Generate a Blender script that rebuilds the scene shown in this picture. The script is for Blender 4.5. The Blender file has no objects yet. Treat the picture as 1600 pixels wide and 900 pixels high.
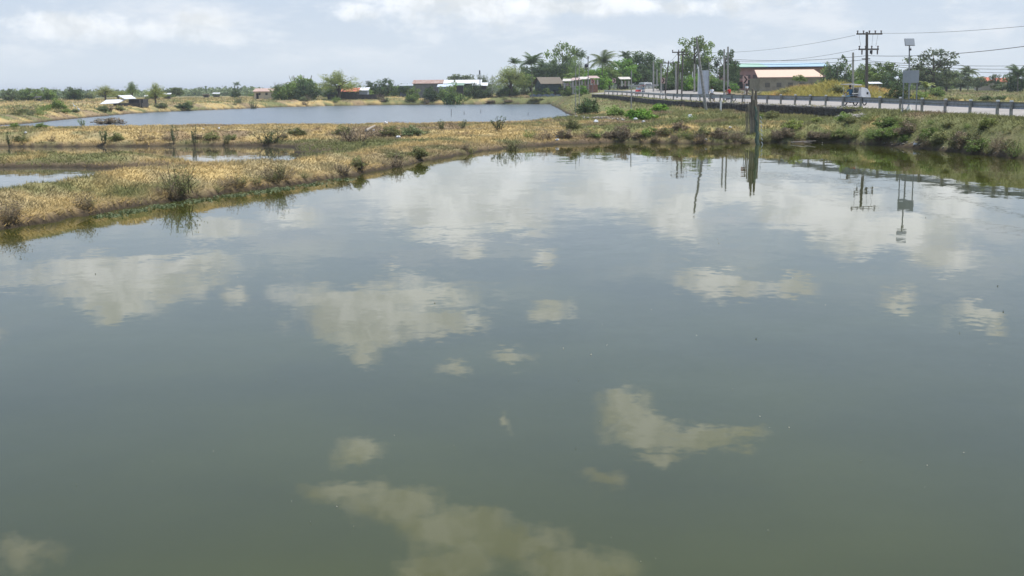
import bpy, bmesh, math, random
import numpy as np
from mathutils import Vector, Matrix
R = math.radians
sc = bpy.context.scene
col = sc.collection
random.seed(7); rng = np.random.default_rng(7)

# ------------------------------------------------------------------ camera
CAM_H, F_PX, PITCH, ROLL = 3.8, 1900.0, R(9.3), R(0.55)
cd = bpy.data.cameras.new('camera'); cam = bpy.data.objects.new('camera', cd); col.objects.link(cam)
sc.camera = cam
cd.sensor_width = 36; cd.lens = F_PX/1600*36; cd.clip_start = 0.3; cd.clip_end = 20000
_f = Vector((0, math.cos(PITCH), -math.sin(PITCH))); _r0 = Vector((1, 0, 0)); _u0 = Vector((0, math.sin(PITCH), math.cos(PITCH)))
_r = _r0*math.cos(ROLL) - _u0*math.sin(ROLL); _u = _r0*math.sin(ROLL) + _u0*math.cos(ROLL)
cam.matrix_world = Matrix(((_r.x, _u.x, -_f.x, 0), (_r.y, _u.y, -_f.y, 0), (_r.z, _u.z, -_f.z, CAM_H), (0, 0, 0, 1)))

def ray(px, py):
    return (_f + _r*((px-800)/F_PX) + _u*((450-py)/F_PX)).normalized()
def on_z(px, py, z=0.0):
    d = ray(px, py); t = (z-CAM_H)/d.z
    return (d.x*t, d.y*t)
def at_y(px, py, Y):
    d = ray(px, py); t = Y/d.y
    return (d.x*t, Y, CAM_H+d.z*t)

# ------------------------------------------------------------------ sun, sky, exposure
SUN_EL, SUN_AZ = R(70), R(70)     # azimuth measured from +Y towards +X
sc.view_settings.view_transform = 'Standard'; sc.view_settings.look = 'None'
sc.view_settings.exposure = 0.0; sc.view_settings.gamma = 1
sc.view_settings.use_curve_mapping = False
sd = bpy.data.lights.new('sun', 'SUN'); sd.energy = 4.8; sd.angle = R(0.5); sd.color = (1, .955, .88)
so = bpy.data.objects.new('sun', sd); col.objects.link(so)
sv = Vector((math.sin(SUN_AZ)*math.cos(SUN_EL), math.cos(SUN_AZ)*math.cos(SUN_EL), math.sin(SUN_EL)))
so.rotation_euler = sv.to_track_quat('Z', 'Y').to_euler(); so.location = sv*300

W = bpy.data.worlds.new('World'); sc.world = W; W.use_nodes = True
nt = W.node_tree; N = nt.nodes; L = nt.links; N.clear()
def nd(t, tree=None, **k):
    n = (tree or nt).nodes.new(t)
    for a, b in k.items(): setattr(n, a, b)
    return n
def mth(op, a, b=None, c=None, clamp=False, tree=None):
    tr = tree or nt
    n = tr.nodes.new('ShaderNodeMath'); n.operation = op; n.use_clamp = clamp
    for i, v in enumerate((a, b, c)):
        if v is None: continue
        if isinstance(v, (int, float)): n.inputs[i].default_value = v
        else: tr.links.new(v, n.inputs[i])
    return n.outputs[0]
def mixc(f, a, b, tree=None, mode='MIX'):
    tr = tree or nt
    n = tr.nodes.new('ShaderNodeMix'); n.data_type = 'RGBA'; n.blend_type = mode
    for s, v in ((0, f), (6, a), (7, b)):
        if isinstance(v, (int, float)): n.inputs[s].default_value = v
        elif isinstance(v, tuple): n.inputs[s].default_value = v if len(v) == 4 else v+(1,)
        else: tr.links.new(v, n.inputs[s])
    return n.outputs[2]
def ramp(v, a, b, c=0.0, d=1.0, smooth=True, tree=None):
    tr = tree or nt
    n = tr.nodes.new('ShaderNodeMapRange'); n.clamp = True
    if smooth: n.interpolation_type = 'SMOOTHSTEP'
    tr.links.new(v, n.inputs[0])
    for i, x in enumerate((a, b, c, d)): n.inputs[i+1].default_value = x
    return n.outputs[0]
def noise(vec, scale, detail=3, rough=.5, tree=None, out='Fac', dist=0.0):
    tr = tree or nt
    n = tr.nodes.new('ShaderNodeTexNoise'); n.inputs['Scale'].default_value = scale
    n.inputs['Detail'].default_value = detail; n.inputs['Roughness'].default_value = rough; n.inputs['Distortion'].default_value = dist
    tr.links.new(vec, n.inputs['Vector']); return n.outputs[out]
sky = nd('ShaderNodeTexSky', sky_type='NISHITA', sun_disc=False)
sky.sun_elevation = SUN_EL; sky.sun_rotation = SUN_AZ; sky.air_density = 1.2; sky.dust_density = 2.5; sky.ozone_density = 1.5
tc = nd('ShaderNodeTexCoord'); sep = nd('ShaderNodeSeparateXYZ'); L.new(tc.outputs['Generated'], sep.inputs[0])
X_, Y_, Z_ = sep.outputs
hor = mth('POWER', mth('ADD', mth('MULTIPLY', X_, X_), mth('MULTIPLY', Y_, Y_)), .5)
vv = mth('DIVIDE', Z_, mth('MAXIMUM', hor, .001))
uu = mth('DIVIDE', X_, mth('MAXIMUM', mth('ABSOLUTE', Y_), .001))
uv = nd('ShaderNodeCombineXYZ'); L.new(uu, uv.inputs[0]); L.new(vv, uv.inputs[1])
# warp so the cloud outlines are ragged
nz = noise(uv.outputs[0], 14, 6, .62, out='Color')
vs = nd('ShaderNodeVectorMath', operation='SUBTRACT'); L.new(nz, vs.inputs[0]); vs.inputs[1].default_value = (.5, .5, .5)
vm = nd('ShaderNodeVectorMath', operation='MULTIPLY'); L.new(vs.outputs[0], vm.inputs[0]); vm.inputs[1].default_value = (.060, .026, 0)
va = nd('ShaderNodeVectorMath', operation='ADD'); L.new(uv.outputs[0], va.inputs[0]); L.new(vm.outputs[0], va.inputs[1])
P_ = va.outputs[0]
def sky_uv(px, py):             # direction seen mirrored in the pond at this point of the photograph
    d = ray(px, py); return d.x/d.y, -d.z/math.hypot(d.x, d.y)
# cumulus: (x, y, half width, half height, faintness) read off the mirror image
CL = [(725, 300, 130, 62, 0), (690, 350, 75, 22, 0), (800, 340, 60, 25, 0), (950, 300, 110, 42, .25), (1060, 335, 50, 34, 0.05),
      (905, 260, 330, 16, .3), (470, 335, 60, 25, .5),(640, 320, 60, 30, .15),
      (1290, 330, 110, 40, .1), (1390, 365, 120, 32, 0), (1470, 400, 60, 22, 0), (1200, 300, 120, 28, .2),(1290, 350, 50, 25, 0), (1480, 310, 90, 60, .35),
      (205, 422, 175, 22, .05), (200, 452, 125, 22, 0), (182, 478, 65, 18, 0), (172, 497, 24, 10, .05), (365, 470, 28, 16, .35), (340, 360, 70, 18, .3),
      (590, 468, 155, 24, .1), (585, 500, 108, 26, 0), (576, 532, 54, 24, 0), (576, 558, 22, 15, .05), (700, 500, 52, 18, .1),
      (855, 487, 32, 18, .15), (843, 408, 26, 16, .35), (738, 392, 30, 14, .3), (615, 415, 25, 10, .5),
      (1130, 440, 65, 17, .05), (1238, 446, 38, 15, .15), (1400, 475, 36, 14, .2), (1535, 500, 42, 14, .1), (1550, 525, 25, 12, .2),
      (706, 575, 26, 15, .3), (797, 565, 38, 12, .35), (795, 655, 12, 18, .5),
      (970, 642, 42, 28, .05), (1008, 672, 55, 26, .0), (1085, 692, 62, 17, .1), (1165, 688, 45, 11, .2), (1035, 718, 36, 10, .15),
      (560, 700, 45, 24, .4), (945, 755, 50, 22, .5), (540, 768, 65, 20, .2), (615, 792, 75, 27, .1), (700, 822, 85, 33, .05), (785, 852, 95, 34, .05), (880, 878, 90, 26, .1), (955, 888, 50, 16, .2), (700, 885, 75, 34, .15),
      (35, 862, 60, 30, .3), (-150, 600, 90, 40, .1), (1760, 640, 110, 40, .1), (1250, 1000, 120, 50, .1), (300, 1050, 160, 50, .1),
      (-80, 520, 60, 25, 0), (1700, 420, 80, 30, .1), (-120, 400, 110, 30, .1),
      (120, 250, 120, 26, .3), (270, 235, 150, 22, .3), (560, 262, 60, 16, .3), (330, 255, 60, 20, .35)]
Fm = None
for (x, y, a, b, w) in CL:
    u0, v0 = sky_uv(x, y); _, v1 = sky_uv(x, y+b); u1, _ = sky_uv(x+a, y)
    s = nd('ShaderNodeVectorMath', operation='SUBTRACT'); L.new(P_, s.inputs[0]); s.inputs[1].default_value = (u0, v0, 0)
    m = nd('ShaderNodeVectorMath', operation='MULTIPLY'); L.new(s.outputs[0], m.inputs[0])
    m.inputs[1].default_value = (1/abs(u1-u0), 1/abs(v1-v0), 0)
    ln = nd('ShaderNodeVectorMath', operation='LENGTH'); L.new(m.outputs[0], ln.inputs[0])
    f = mth('ADD', ln.outputs['Value'], w)
    Fm = f if Fm is None else mth('SMOOTH_MIN', Fm, f, .18)
fst = nd('ShaderNodeVectorMath', operation='MULTIPLY'); L.new(uv.outputs[0], fst.inputs[0]); fst.inputs[1].default_value = (1, 1.8, 1)
fine = noise(fst.outputs[0], 30, 7, .65)
fgen = noise(uv.outputs[0], 3.2, 7, .6)
F2 = mth('ADD', Fm, mth('MULTIPLY', mth('SUBTRACT', fine, .5), 1.9))
mask1 = ramp(F2, 1.5, .6)
# generic cumulus elsewhere in the sky
inside = mth('MULTIPLY', mth('MULTIPLY', ramp(mth('ABSOLUTE', uu), .62, .5), ramp(vv, .62, .5)), mth('GREATER_THAN', Y_, 0))
mask2 = mth('MULTIPLY', ramp(fgen, .52, .62), mth('SUBTRACT', 1.0, inside))
mask = mth('MULTIPLY', mth('MAXIMUM', mask1, mask2), ramp(Z_, -.01, .01))
# clouds thin out into the haze near the horizon
veil = ramp(vv, .02, .10)
mask = mth('MULTIPLY', mask, mth('MULTIPLY_ADD', veil, .6, .35))
shade = ramp(noise(P_, 22, 4, .6), .35, .62)
ccol = mixc(shade, (7.0, 7.3, 7.4), (10.1, 10.3, 10.4))
hz = mth('POWER', 2.718, mth('MULTIPLY', mth('MAXIMUM', vv, 0.0), -6.5))
skyc = mixc(mth('MULTIPLY', hz, .92), mixc(.65, sky.outputs[0], (3.0, 4.7, 8.3)), (7.1, 7.75, 8.1))
# low streaks of thin cloud
stv = nd('ShaderNodeVectorMath', operation='MULTIPLY'); L.new(uv.outputs[0], stv.inputs[0]); stv.inputs[1].default_value = (1, 3.2, 1)
st = mth('MULTIPLY', ramp(noise(stv.outputs[0], 9, 6, .6), .45, .66), mth('MULTIPLY', ramp(vv, .005, .04), ramp(vv, .2, .1)))
skyc = mixc(mth('MULTIPLY', st, .45), skyc, (8.6, 8.8, 9.0))
fin = mixc(mask, skyc, ccol)
bg = nd('ShaderNodeBackground'); bg.inputs[1].default_value = .115
L.new(fin, bg.inputs[0]); wo = nd('ShaderNodeOutputWorld'); L.new(bg.outputs[0], wo.inputs[0])
W.cycles.sampling_method = 'MANUAL'; W.cycles.sample_map_resolution = 512

# ------------------------------------------------------------------ numpy noise
_perm = rng.random((256, 256))
def vnoise(x, y):
    xi = np.floor(x).astype(int); yi = np.floor(y).astype(int); fx = x-xi; fy = y-yi
    fx = fx*fx*(3-2*fx); fy = fy*fy*(3-2*fy)
    g = lambda a, b: _perm[a & 255, b & 255]
    return (g(xi, yi)*(1-fx)+g(xi+1, yi)*fx)*(1-fy)+(g(xi, yi+1)*(1-fx)+g(xi+1, yi+1)*fx)*fy
def fbm(x, y, o=4):
    s = 0; a = .5; t = 0
    for i in range(o):
        s = s+a*vnoise(x*2**i+17.3*i, y*2**i+9.1*i); t += a; a *= .5
    return s/t
def sst(a, b, x):
    t = np.clip((x-a)/(b-a), 0, 1); return t*t*(3-2*t)

# ------------------------------------------------------------------ shore lines (photograph points dropped on the water level)
def zp(l): return [on_z(x, y) for x, y in l]
P1 = zp([(0, 360), (65, 350), (125, 340), (200, 326), (260, 316), (330, 306), (400, 297), (480, 286), (550, 275), (612, 262), (675, 250), (740, 239),
         (800, 231), (875, 226), (962, 223), (1050, 224), (1125, 226), (1175, 224), (1300, 224), (1370, 227), (1432, 231), (1500, 236), (1559, 241), (1600, 245)])
P1 = [(-40, 13), (-26, 21), (-18.5, 27)] + P1 + [(29.2, 57), (30.5, 48), (31.5, 30), (32.5, 5), (-45, 4)]
P2 = zp([(-260, 263), (0, 262), (60, 261), (110, 262), (170, 263), (235, 261.5), (288, 262), (268, 272), (190, 287), (120, 299), (0, 319), (-260, 362)])
P3 = zp([(-250, 232), (0, 229), (100, 229.5), (200, 229), (300, 228), (400, 228), (455, 230), (466, 240), (452, 256), (430, 266), (400, 272), (365, 276), (335, 276), (318, 268), (303, 256), (285, 249.5), (200, 249), (0, 249.5), (-250, 256)])
P4 = zp([(-130, 204), (50, 192.5), (100, 187), (150, 182.5), (200, 178), (250, 175), (300, 173), (375, 170), (450, 167), (525, 165.3), (600, 164.3), (700, 163.3), (800, 163), (860, 163),
         (874, 170), (885, 177), (905, 183), (930, 184.5), (955, 186), (985, 188.5), (980, 191), (900, 195), (800, 200), (600, 202), (300, 206), (0, 209), (-130, 210)])
PONDS = [np.array(p) for p in (P1, P2, P3, P4)]
def pond_dist(x, y, only=None):            # >0 on land, <0 in water
    best = np.full(x.shape, 1e9); inside = np.zeros(x.shape, bool)
    for P in (PONDS if only is None else [PONDS[only]]):
        ins = np.zeros(x.shape, bool); n = len(P)
        for i in range(n):
            (ax, ay), (bx, by) = P[i], P[(i+1) % n]
            dx, dy = bx-ax, by-ay
            t = np.clip(((x-ax)*dx+(y-ay)*dy)/(dx*dx+dy*dy), 0, 1)
            best = np.minimum(best, np.hypot(x-ax-t*dx, y-ay-t*dy))
            c = ((ay > y) != (by > y)) & (x < (bx-ax)*(y-ay)/((by-ay) if by != ay else 1e-9)+ax)
            ins ^= c
        inside |= ins
    return np.where(inside, -best, best)

CP = np.array([(-14, 37, .92), (-10, 46, .92), (-7, 57, .95), (-2, 74, 1.0), (-5, 65, .98), (-18, 31, 1.0), (-32, 66, .52), (-24, 67, .52), (-18, 66, .5), (-28, 66, .52), (-22, 66, .52), (-45, 100, 1.0), (-30, 97, 1.0),
      (-20, 97, 1.0), (-10, 97, .95), (-14, 116, .55), (-38, 116, .5), (-26, 120, .5), (-4, 116, .6), (-9, 76, .25), (-9.5, 69, .22), (-7.6, 75, .22), (-5.5, 81, .3), (-8, 84, .35), (-11, 80, .25), (-3, 86, .45), (-10.5, 65, .22), (0, 95, .85), (5, 100, .85), (15, 92, 1.05), (20, 88, 1.05), (12, 110, .85), (16, 125, 1.3), (19, 145, 1.4), (22, 100, 1.4),
      (25, 86, 1.45), (26.5, 76, 1.3), (20, 120, 1.45), (12, 155, 1.2), (14, 185, 1.4), (-40, 240, 1.1), (-60, 215, 1.1), (-20, 316, 1.1), (12, 316, 1.4), (-35, 290, 1.1), (10, 270, 1.6),
      (-80, 420, 1.8), (0, 420, 2.1), (60, 420, 2.0), (130, 400, 1.9), (60, 150, 1.9), (45, 110, 1.9), (60, 250, 2.1), (36, 260, 3.2), (30, 310, 3.4), (10, 340, 2.6), (0, 350, 2.3), (-50, 350, 1.9),
      (-100, 300, 1.8), (-80, 140, 1.2), (0, -3, 2.2), (-25, -3, 2.2), (30, -10, 2.1), (60, 30, 1.9), (-60, 40, 1.3)] +
      [(1200*math.cos(a), 1200*math.sin(a), 2.0) for a in np.arange(0, 6.3, .3)])
# guard rail foot line: (px, py, distance)
RL = [(1559, 180.5, 73), (1516, 178, 76.6), (1477, 176, 80.1), (1441, 173.8, 84), (1407, 171.8, 86.8), (1375, 169.8, 90), (1317, 167, 96), (1265, 165, 102.5), (1198, 162.5, 112),
      (1142, 160, 128), (1109, 158.3, 141), (1065, 156.5, 157), (1040, 155, 168), (1018, 153, 183), (1003, 151.5, 197), (978, 149.3, 214), (957, 148, 226), (944, 147.5, 231)]
RAIL = [(33.5, -30, 1.9), (33.5, 20, 1.9), (32, 50, 1.9)] + [at_y(*q) for q in RL] + [(16.2, 238, 2.7), (14.5, 246, 2.7), (12, 254, 2.6), (9, 262, 2.5)]
def resample(P, step):
    P = np.array(P, float); d = np.r_[0, np.cumsum(np.hypot(np.diff(P[:, 0]), np.diff(P[:, 1])))]
    t = np.arange(0, d[-1], step); Q = np.stack([np.interp(t, d, P[:, k]) for k in range(3)], 1)
    k = np.ones(7)/7
    Q2 = Q.copy()
    for c in range(3): Q2[3:-3, c] = np.convolve(Q[:, c], k, 'valid')
    return Q2
RAILS = resample(RAIL, 2.0)
_tan = np.gradient(RAILS[:, :2], axis=0); _tan /= np.linalg.norm(_tan, axis=1)[:, None]
RNORM = np.stack([_tan[:, 1], -_tan[:, 0]], 1)      # to the right hand of travel = across the road
RW = 12.5
# cross fall: the bend at the far end is banked
_i = np.arange(len(RAILS)); _y = RAILS[:, 1]
ZFAR = RAILS[:, 2] + 0.05 + 0.85*sst(150, 225, _y)
def road_st(x, y):
    bd = np.full(x.shape, 1e9); S = np.zeros(x.shape); ZN = np.zeros(x.shape); ZF = np.zeros(x.shape); YY = np.zeros(x.shape)
    for i in range(len(RAILS)-1):
        a = RAILS[i]; b = RAILS[i+1]; dx, dy = b[0]-a[0], b[1]-a[1]; l2 = dx*dx+dy*dy
        t = np.clip(((x-a[0])*dx+(y-a[1])*dy)/l2, 0, 1)
        ex = x-a[0]-t*dx; ey = y-a[1]-t*dy; d = np.hypot(ex, ey)
        s = (ex*dy-ey*dx)/math.sqrt(l2); s = np.where(s >= 0, d, -d)
        m = d < bd
        bd = np.where(m, d, bd); S = np.where(m, s, S)
        ZN = np.where(m, a[2]+t*(b[2]-a[2]), ZN); ZF = np.where(m, ZFAR[i]+t*(ZFAR[i+1]-ZFAR[i]), ZF); YY = np.where(m, a[1]+t*dy, YY)
    return S, ZN, ZF, YY
def ground_z(x, y, fine=True):
    x = np.asarray(x, float); y = np.asarray(y, float)
    d = pond_dist(x, y)
    near = np.hypot(x, y) < 500
    d = d + np.where(near, (fbm(x*.8, y*.8, 3)-.5)*.9, 0)
    cap = np.zeros(x.shape); wt = np.zeros(x.shape)
    for (cx, cy, cz) in CP:
        w = 1/((x-cx)**2+(y-cy)**2+4)**1.6; cap += w*cz; wt += w
    cap /= wt
    prof = .30*sst(0, .35, d)+.70*sst(.1, 3.7, d)
    bump = (fbm(x*.35+5, y*.35, 3)-.5)*.34+(fbm(x*1.7, y*1.7+3, 3)-.5)*.22
    z = cap*prof + bump*sst(.2, 2.5, d)*np.clip(1.3-np.hypot(x, y)/500, .4, 1)
    z = np.where(d < 0, -.9*sst(0, 2.5, -d)-.02, z)
    S, ZN, ZF, YY = road_st(x, y)
    zr = ZN+(ZF-ZN)*np.clip(S/RW, 0, 1)-.07
    wall = sst(88, 92, YY)
    wl = 4.5*(1-wall)+.12*wall
    left = sst(-1.0-wl, -1.0, S); right = 1-sst(RW+2, RW+9, S)
    w = left*right*sst(9, 15, x)
    z = z*(1-w)+zr*w
    # spoil mound overgrown with tall grass, beyond the road
    m = np.exp(-(((x-MX)/11)**2+((y-MY)/9)**2)**1.3)
    z = z+2.2*m*sst(RW+1, RW+9, S)*(.75+.5*fbm(x*.3, y*.3, 3))
    m2 = np.exp(-(((x-MX2)/6)**2+((y-MY2)/7)**2)**1.3)
    z = z+.9*m2*sst(RW+1, RW+7, S)*(.6+.8*fbm(x*.6, y*.6, 3))
    return z
MX, MY, _ = at_y(1272, 150, 165); MX2, MY2, _ = at_y(1190, 150, 170)
def gz(x, y): return float(ground_z(np.array([x]), np.array([y]))[0])

def ground_colour(x, y, z, d, S):
    """real-world surface colour: straw, green growth, bare clay, wet mud"""
    r = np.hypot(x, y)
    px = 800+F_PX*x/np.maximum(y, 1)
    straw = np.array([.57, .425, .185]); straw2 = np.array([.43, .35, .185]); green = np.array([.20, .21, .085]); clay = np.array([.29, .21, .135]); mud = np.array([.05, .040, .026])
    n1 = fbm(x*.12+3, y*.12, 4); n2 = fbm(x*.5, y*.5+8, 4); n3 = fbm(x*2.5, y*2.5, 2)
    c = straw+(straw2-straw)*sst(.35, .65, n2)[..., None]
    # how green: right bank and flats greener, dike tops dry
    g = np.where(x > 4, .42, .16)+np.where((x > 14) & (y < 95), .12, 0)+np.where(S > -6, .12, 0)+np.where(y > 150, .22, 0)
    g = g+np.where((y > 93) & (y < 135) & (x > -10), .10, 0)
    g = np.where((x < -2) & (y < 88) & (y > 62), g+.12, g)
    d1 = pond_dist(x, y, 0); behind = sst(-18, -14, x)*(1-sst(0, 3, x))*(y > 52)*(1-sst(82, 88, y))*(d1 > 0)
    g = g+behind*.5*sst(6.0, 8.5, d1)
    gm = sst(.62-g*.55, .78-g*.55, n1*.55+n2*.45)
    c = c*(1-gm[..., None])+green*gm[..., None]
    cm = sst(.56, .68, fbm(x*.2+40, y*.2+11, 4))*np.where((x < 4) & (y < 88), .3, .75)
    c = c*(1-cm[..., None])+clay*cm[..., None]
    low = 1-sst(.12, .42, z+.18*(n2-.5))
    c = c*(1-low[..., None])+(clay*.6)*low[..., None]
    wet = 1-sst(.04, .26, z+.1*(n2-.5))
    c = c*(1-wet[..., None])+mud*wet[..., None]
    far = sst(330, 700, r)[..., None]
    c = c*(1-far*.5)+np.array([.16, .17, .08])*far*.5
    return c*(.9+.2*n3)[..., None]

# ------------------------------------------------------------------ materials
MATS = {}
def mat(name, colour, rough=.8, var=.15, scale=6.0, metal=0.0, spec=.3, detail=4, dark=None, bump=0.0, attr=False, objvar=0.0, stretch=None, trans=0.0):
    if name in MATS: return MATS[name]
    m = bpy.data.materials.new(name); m.use_nodes = True; t = m.node_tree; b = t.nodes['Principled BSDF']
    co = t.nodes.new('ShaderNodeTexCoord').outputs['Object']
    if stretch:
        q = t.nodes.new('ShaderNodeVectorMath'); q.operation = 'MULTIPLY'; t.links.new(co, q.inputs[0]); q.inputs[1].default_value = stretch; co = q.outputs[0]
    nz = noise(co, scale, detail, .6, tree=t)
    if attr:
        a = t.nodes.new('ShaderNodeAttribute'); a.attribute_name = 'tint'; base = a.outputs['Color']
    else: base = tuple(colour)+(1,)
    c2 = dark if dark else tuple(v*(1-2*var) for v in colour)
    if attr: out = mixc(ramp(nz, .3, .7, 0, 1, tree=t), base, mixc(1.0, base, (1-var*2,)*3, tree=t, mode='MULTIPLY'), tree=t)
    else: out = mixc(ramp(nz, .3, .7, 0, 1, tree=t), base, c2, tree=t)
    if objvar:
        oi = t.nodes.new('ShaderNodeObjectInfo'); f = ramp(oi.outputs['Random'], 0, 1, 1-objvar, 1+objvar, smooth=False, tree=t)
        hs = t.nodes.new('ShaderNodeHueSaturation'); t.links.new(out, hs.inputs['Color']); t.links.new(f, hs.inputs['Value']); out = hs.outputs[0]
    t.links.new(out, b.inputs['Base Color'])
    b.inputs['Roughness'].default_value = rough; b.inputs['Metallic'].default_value = metal; b.inputs['Specular IOR Level'].default_value = spec
    if bump:
        bp = t.nodes.new('ShaderNodeBump'); bp.inputs['Strength'].default_value = bump; bp.inputs['Distance'].default_value = .05
        t.links.new(nz, bp.inputs['Height']); t.links.new(bp.outputs[0], b.inputs['Normal'])
    if trans:
        tr = t.nodes.new('ShaderNodeBsdfTranslucent'); t.links.new(out, tr.inputs[0]); mx = t.nodes.new('ShaderNodeMixShader'); mx.inputs[0].default_value = trans
        t.links.new(b.outputs[0], mx.inputs[1]); t.links.new(tr.outputs[0], mx.inputs[2]); t.links.new(mx.outputs[0], t.nodes['Material Output'].inputs[0])
    MATS[name] = m; return m

# ------------------------------------------------------------------ object helpers
def tag(o, label=None, cat=None, group=None, kind=None):
    if label: o['label'] = label
    if cat: o['category'] = cat
    if group: o['group'] = group
    if kind: o['kind'] = kind
    return o
def empty(name, loc, rz=0, s=(1, 1, 1)):
    o = bpy.data.objects.new(name, None); col.objects.link(o); o.location = loc; o.rotation_euler = (0, 0, rz); o.scale = s; o.empty_display_size = .3; return o
def link(name, me, parent=None, loc=(0, 0, 0)):
    o = bpy.data.objects.new(name, me); col.objects.link(o); o.location = loc
    if parent: o.parent = parent
    return o
def np_mesh(name, co, faces, mats, k=3, tint=None, smooth=False, uniq=True):
    """co Nx3, faces Mxk (numpy)"""
    me = bpy.data.meshes.new(name); co = np.asarray(co, np.float32); faces = np.asarray(faces, np.int32)
    me.vertices.add(len(co)); me.vertices.foreach_set('co', co.ravel())
    me.loops.add(faces.size); me.loops.foreach_set('vertex_index', faces.ravel())
    me.polygons.add(len(faces)); me.polygons.foreach_set('loop_start', np.arange(0, faces.size, k, dtype=np.int32))
    me.update(calc_edges=True)
    if smooth: me.polygons.foreach_set('use_smooth', np.ones(len(faces), bool))
    if tint is not None:
        a = me.color_attributes.new('tint', 'FLOAT_COLOR', 'POINT')
        a.data.foreach_set('color', np.c_[tint, np.ones(len(co))].astype(np.float32).ravel())
    for m in (mats if isinstance(mats, (list, tuple)) else [mats]): me.materials.append(m)
    me.validate(); return me
class MB:
    def __init__(s): s.v = []; s.f = []
    def box(s, c, d, rz=0, M=None):
        x, y, z = (q/2 for q in d); i = len(s.v); cr, sr = math.cos(rz), math.sin(rz)
        for a in (-1, 1):
            for b in (-1, 1):
                for e in (-1, 1):
                    px, py = a*x, b*y
                    s.v.append((c[0]+px*cr-py*sr, c[1]+px*sr+py*cr, c[2]+e*z))
        s.f += [tuple(i+k for k in q) for q in ((0, 1, 3, 2), (4, 6, 7, 5), (0, 4, 5, 1), (2, 3, 7, 6), (0, 2, 6, 4), (1, 5, 7, 3))]; return s
    def tube(s, p, q, r1, r2=None, n=8, cap=True):
        r2 = r1 if r2 is None else r2; p = Vector(p); q = Vector(q); d = (q-p)
        if d.length < 1e-6: return s
        d.normalize(); a = d.orthogonal().normalized(); b = d.cross(a); i = len(s.v)
        for (c, r) in ((p, r1), (q, r2)):
            for k in range(n):
                t = 2*math.pi*k/n; s.v.append(tuple(c+a*(r*math.cos(t))+b*(r*math.sin(t))))
        for k in range(n): s.f.append((i+k, i+(k+1) % n, i+n+(k+1) % n, i+n+k))
        if cap: s.f.append(tuple(i+k for k in range(n))[::-1]); s.f.append(tuple(i+n+k for k in range(n)))
        return s
    def path(s, pts, r, n=6):
        for k in range(len(pts)-1):
            a = r[k] if isinstance(r, (list, tuple)) else r; b = r[k+1] if isinstance(r, (list, tuple)) else r
            s.tube(pts[k], pts[k+1], a, b, n)
        return s
    def poly(s, pts, th=None, off=(0, 0, 0)):
        """extrude polygon (list of 3d pts) by vector th"""
        i = len(s.v); n = len(pts); s.v += [tuple(p) for p in pts]
        if th is None: s.f.append(tuple(range(i, i+n))); return s
        s.v += [tuple(Vector(p)+Vector(th)) for p in pts]
        s.f.append(tuple(range(i, i+n))[::-1]); s.f.append(tuple(range(i+n, i+2*n)))
        for k in range(n): s.f.append((i+k, i+(k+1) % n, i+n+(k+1) % n, i+n+k))
        return s
    def wheel(s, c, r, w, n=16, axis=(1, 0, 0), hole=.62):
        c = Vector(c); ax = Vector(axis).normalized(); a = ax.orthogonal().normalized(); b = ax.cross(a); m = 6; i = len(s.v)
        rr = (r*(1+hole)/2, r*(1-hole)/2)
        for k in range(n):
            t = 2*math.pi*k/n; u = a*math.cos(t)+b*math.sin(t)
            for j in range(m):
                p = 2*math.pi*j/m; s.v.append(tuple(c+u*(rr[0]+rr[1]*math.cos(p))+ax*(w/2*math.sin(p))))
        for k in range(n):
            for j in range(m): s.f.append((i+k*m+j, i+k*m+(j+1) % m, i+((k+1) % n)*m+(j+1) % m, i+((k+1) % n)*m+j))
        return s
    def ell(s, c, d, n=10, m=6):
        i = len(s.v); s.v.append((c[0], c[1], c[2]-d[2]))
        for j in range(1, m):
            p = -math.pi/2+math.pi*j/m
            for k in range(n):
                t = 2*math.pi*k/n; s.v.append((c[0]+d[0]*math.cos(p)*math.cos(t), c[1]+d[1]*math.cos(p)*math.sin(t), c[2]+d[2]*math.sin(p)))
        s.v.append((c[0], c[1], c[2]+d[2])); e = len(s.v)-1
        for k in range(n):
            s.f.append((i, i+1+(k+1) % n, i+1+k)); s.f.append((e, i+1+(m-2)*n+k, i+1+(m-2)*n+(k+1) % n))
            for j in range(m-2): s.f.append((i+1+j*n+k, i+1+j*n+(k+1) % n, i+1+(j+1)*n+(k+1) % n, i+1+(j+1)*n+k))
        return s
    def mesh(s, name, m, bevel=0, smooth=False):
        me = bpy.data.meshes.new(name); me.from_pydata(s.v, [], s.f); me.materials.append(m)
        bm = bmesh.new(); bm.from_mesh(me)
        bmesh.ops.recalc_face_normals(bm, faces=bm.faces)
        if bevel: bmesh.ops.bevel(bm, geom=list(bm.edges), offset=bevel, segments=2, affect='EDGES', profile=.6)
        bm.to_mesh(me); bm.free()
        if smooth:
            for p in me.polygons: p.use_smooth = True
        me.update(); return me
    def build(s, name, m, parent=None, loc=(0, 0, 0), bevel=0, smooth=False): return link(name, s.mesh(name, m, bevel, smooth), parent, loc)
def copy_tree(o, parent=None):
    kids = list(o.children); c = o.copy(); col.objects.link(c); c.parent = parent
    for ch in kids: copy_tree(ch, c)
    return c

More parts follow.
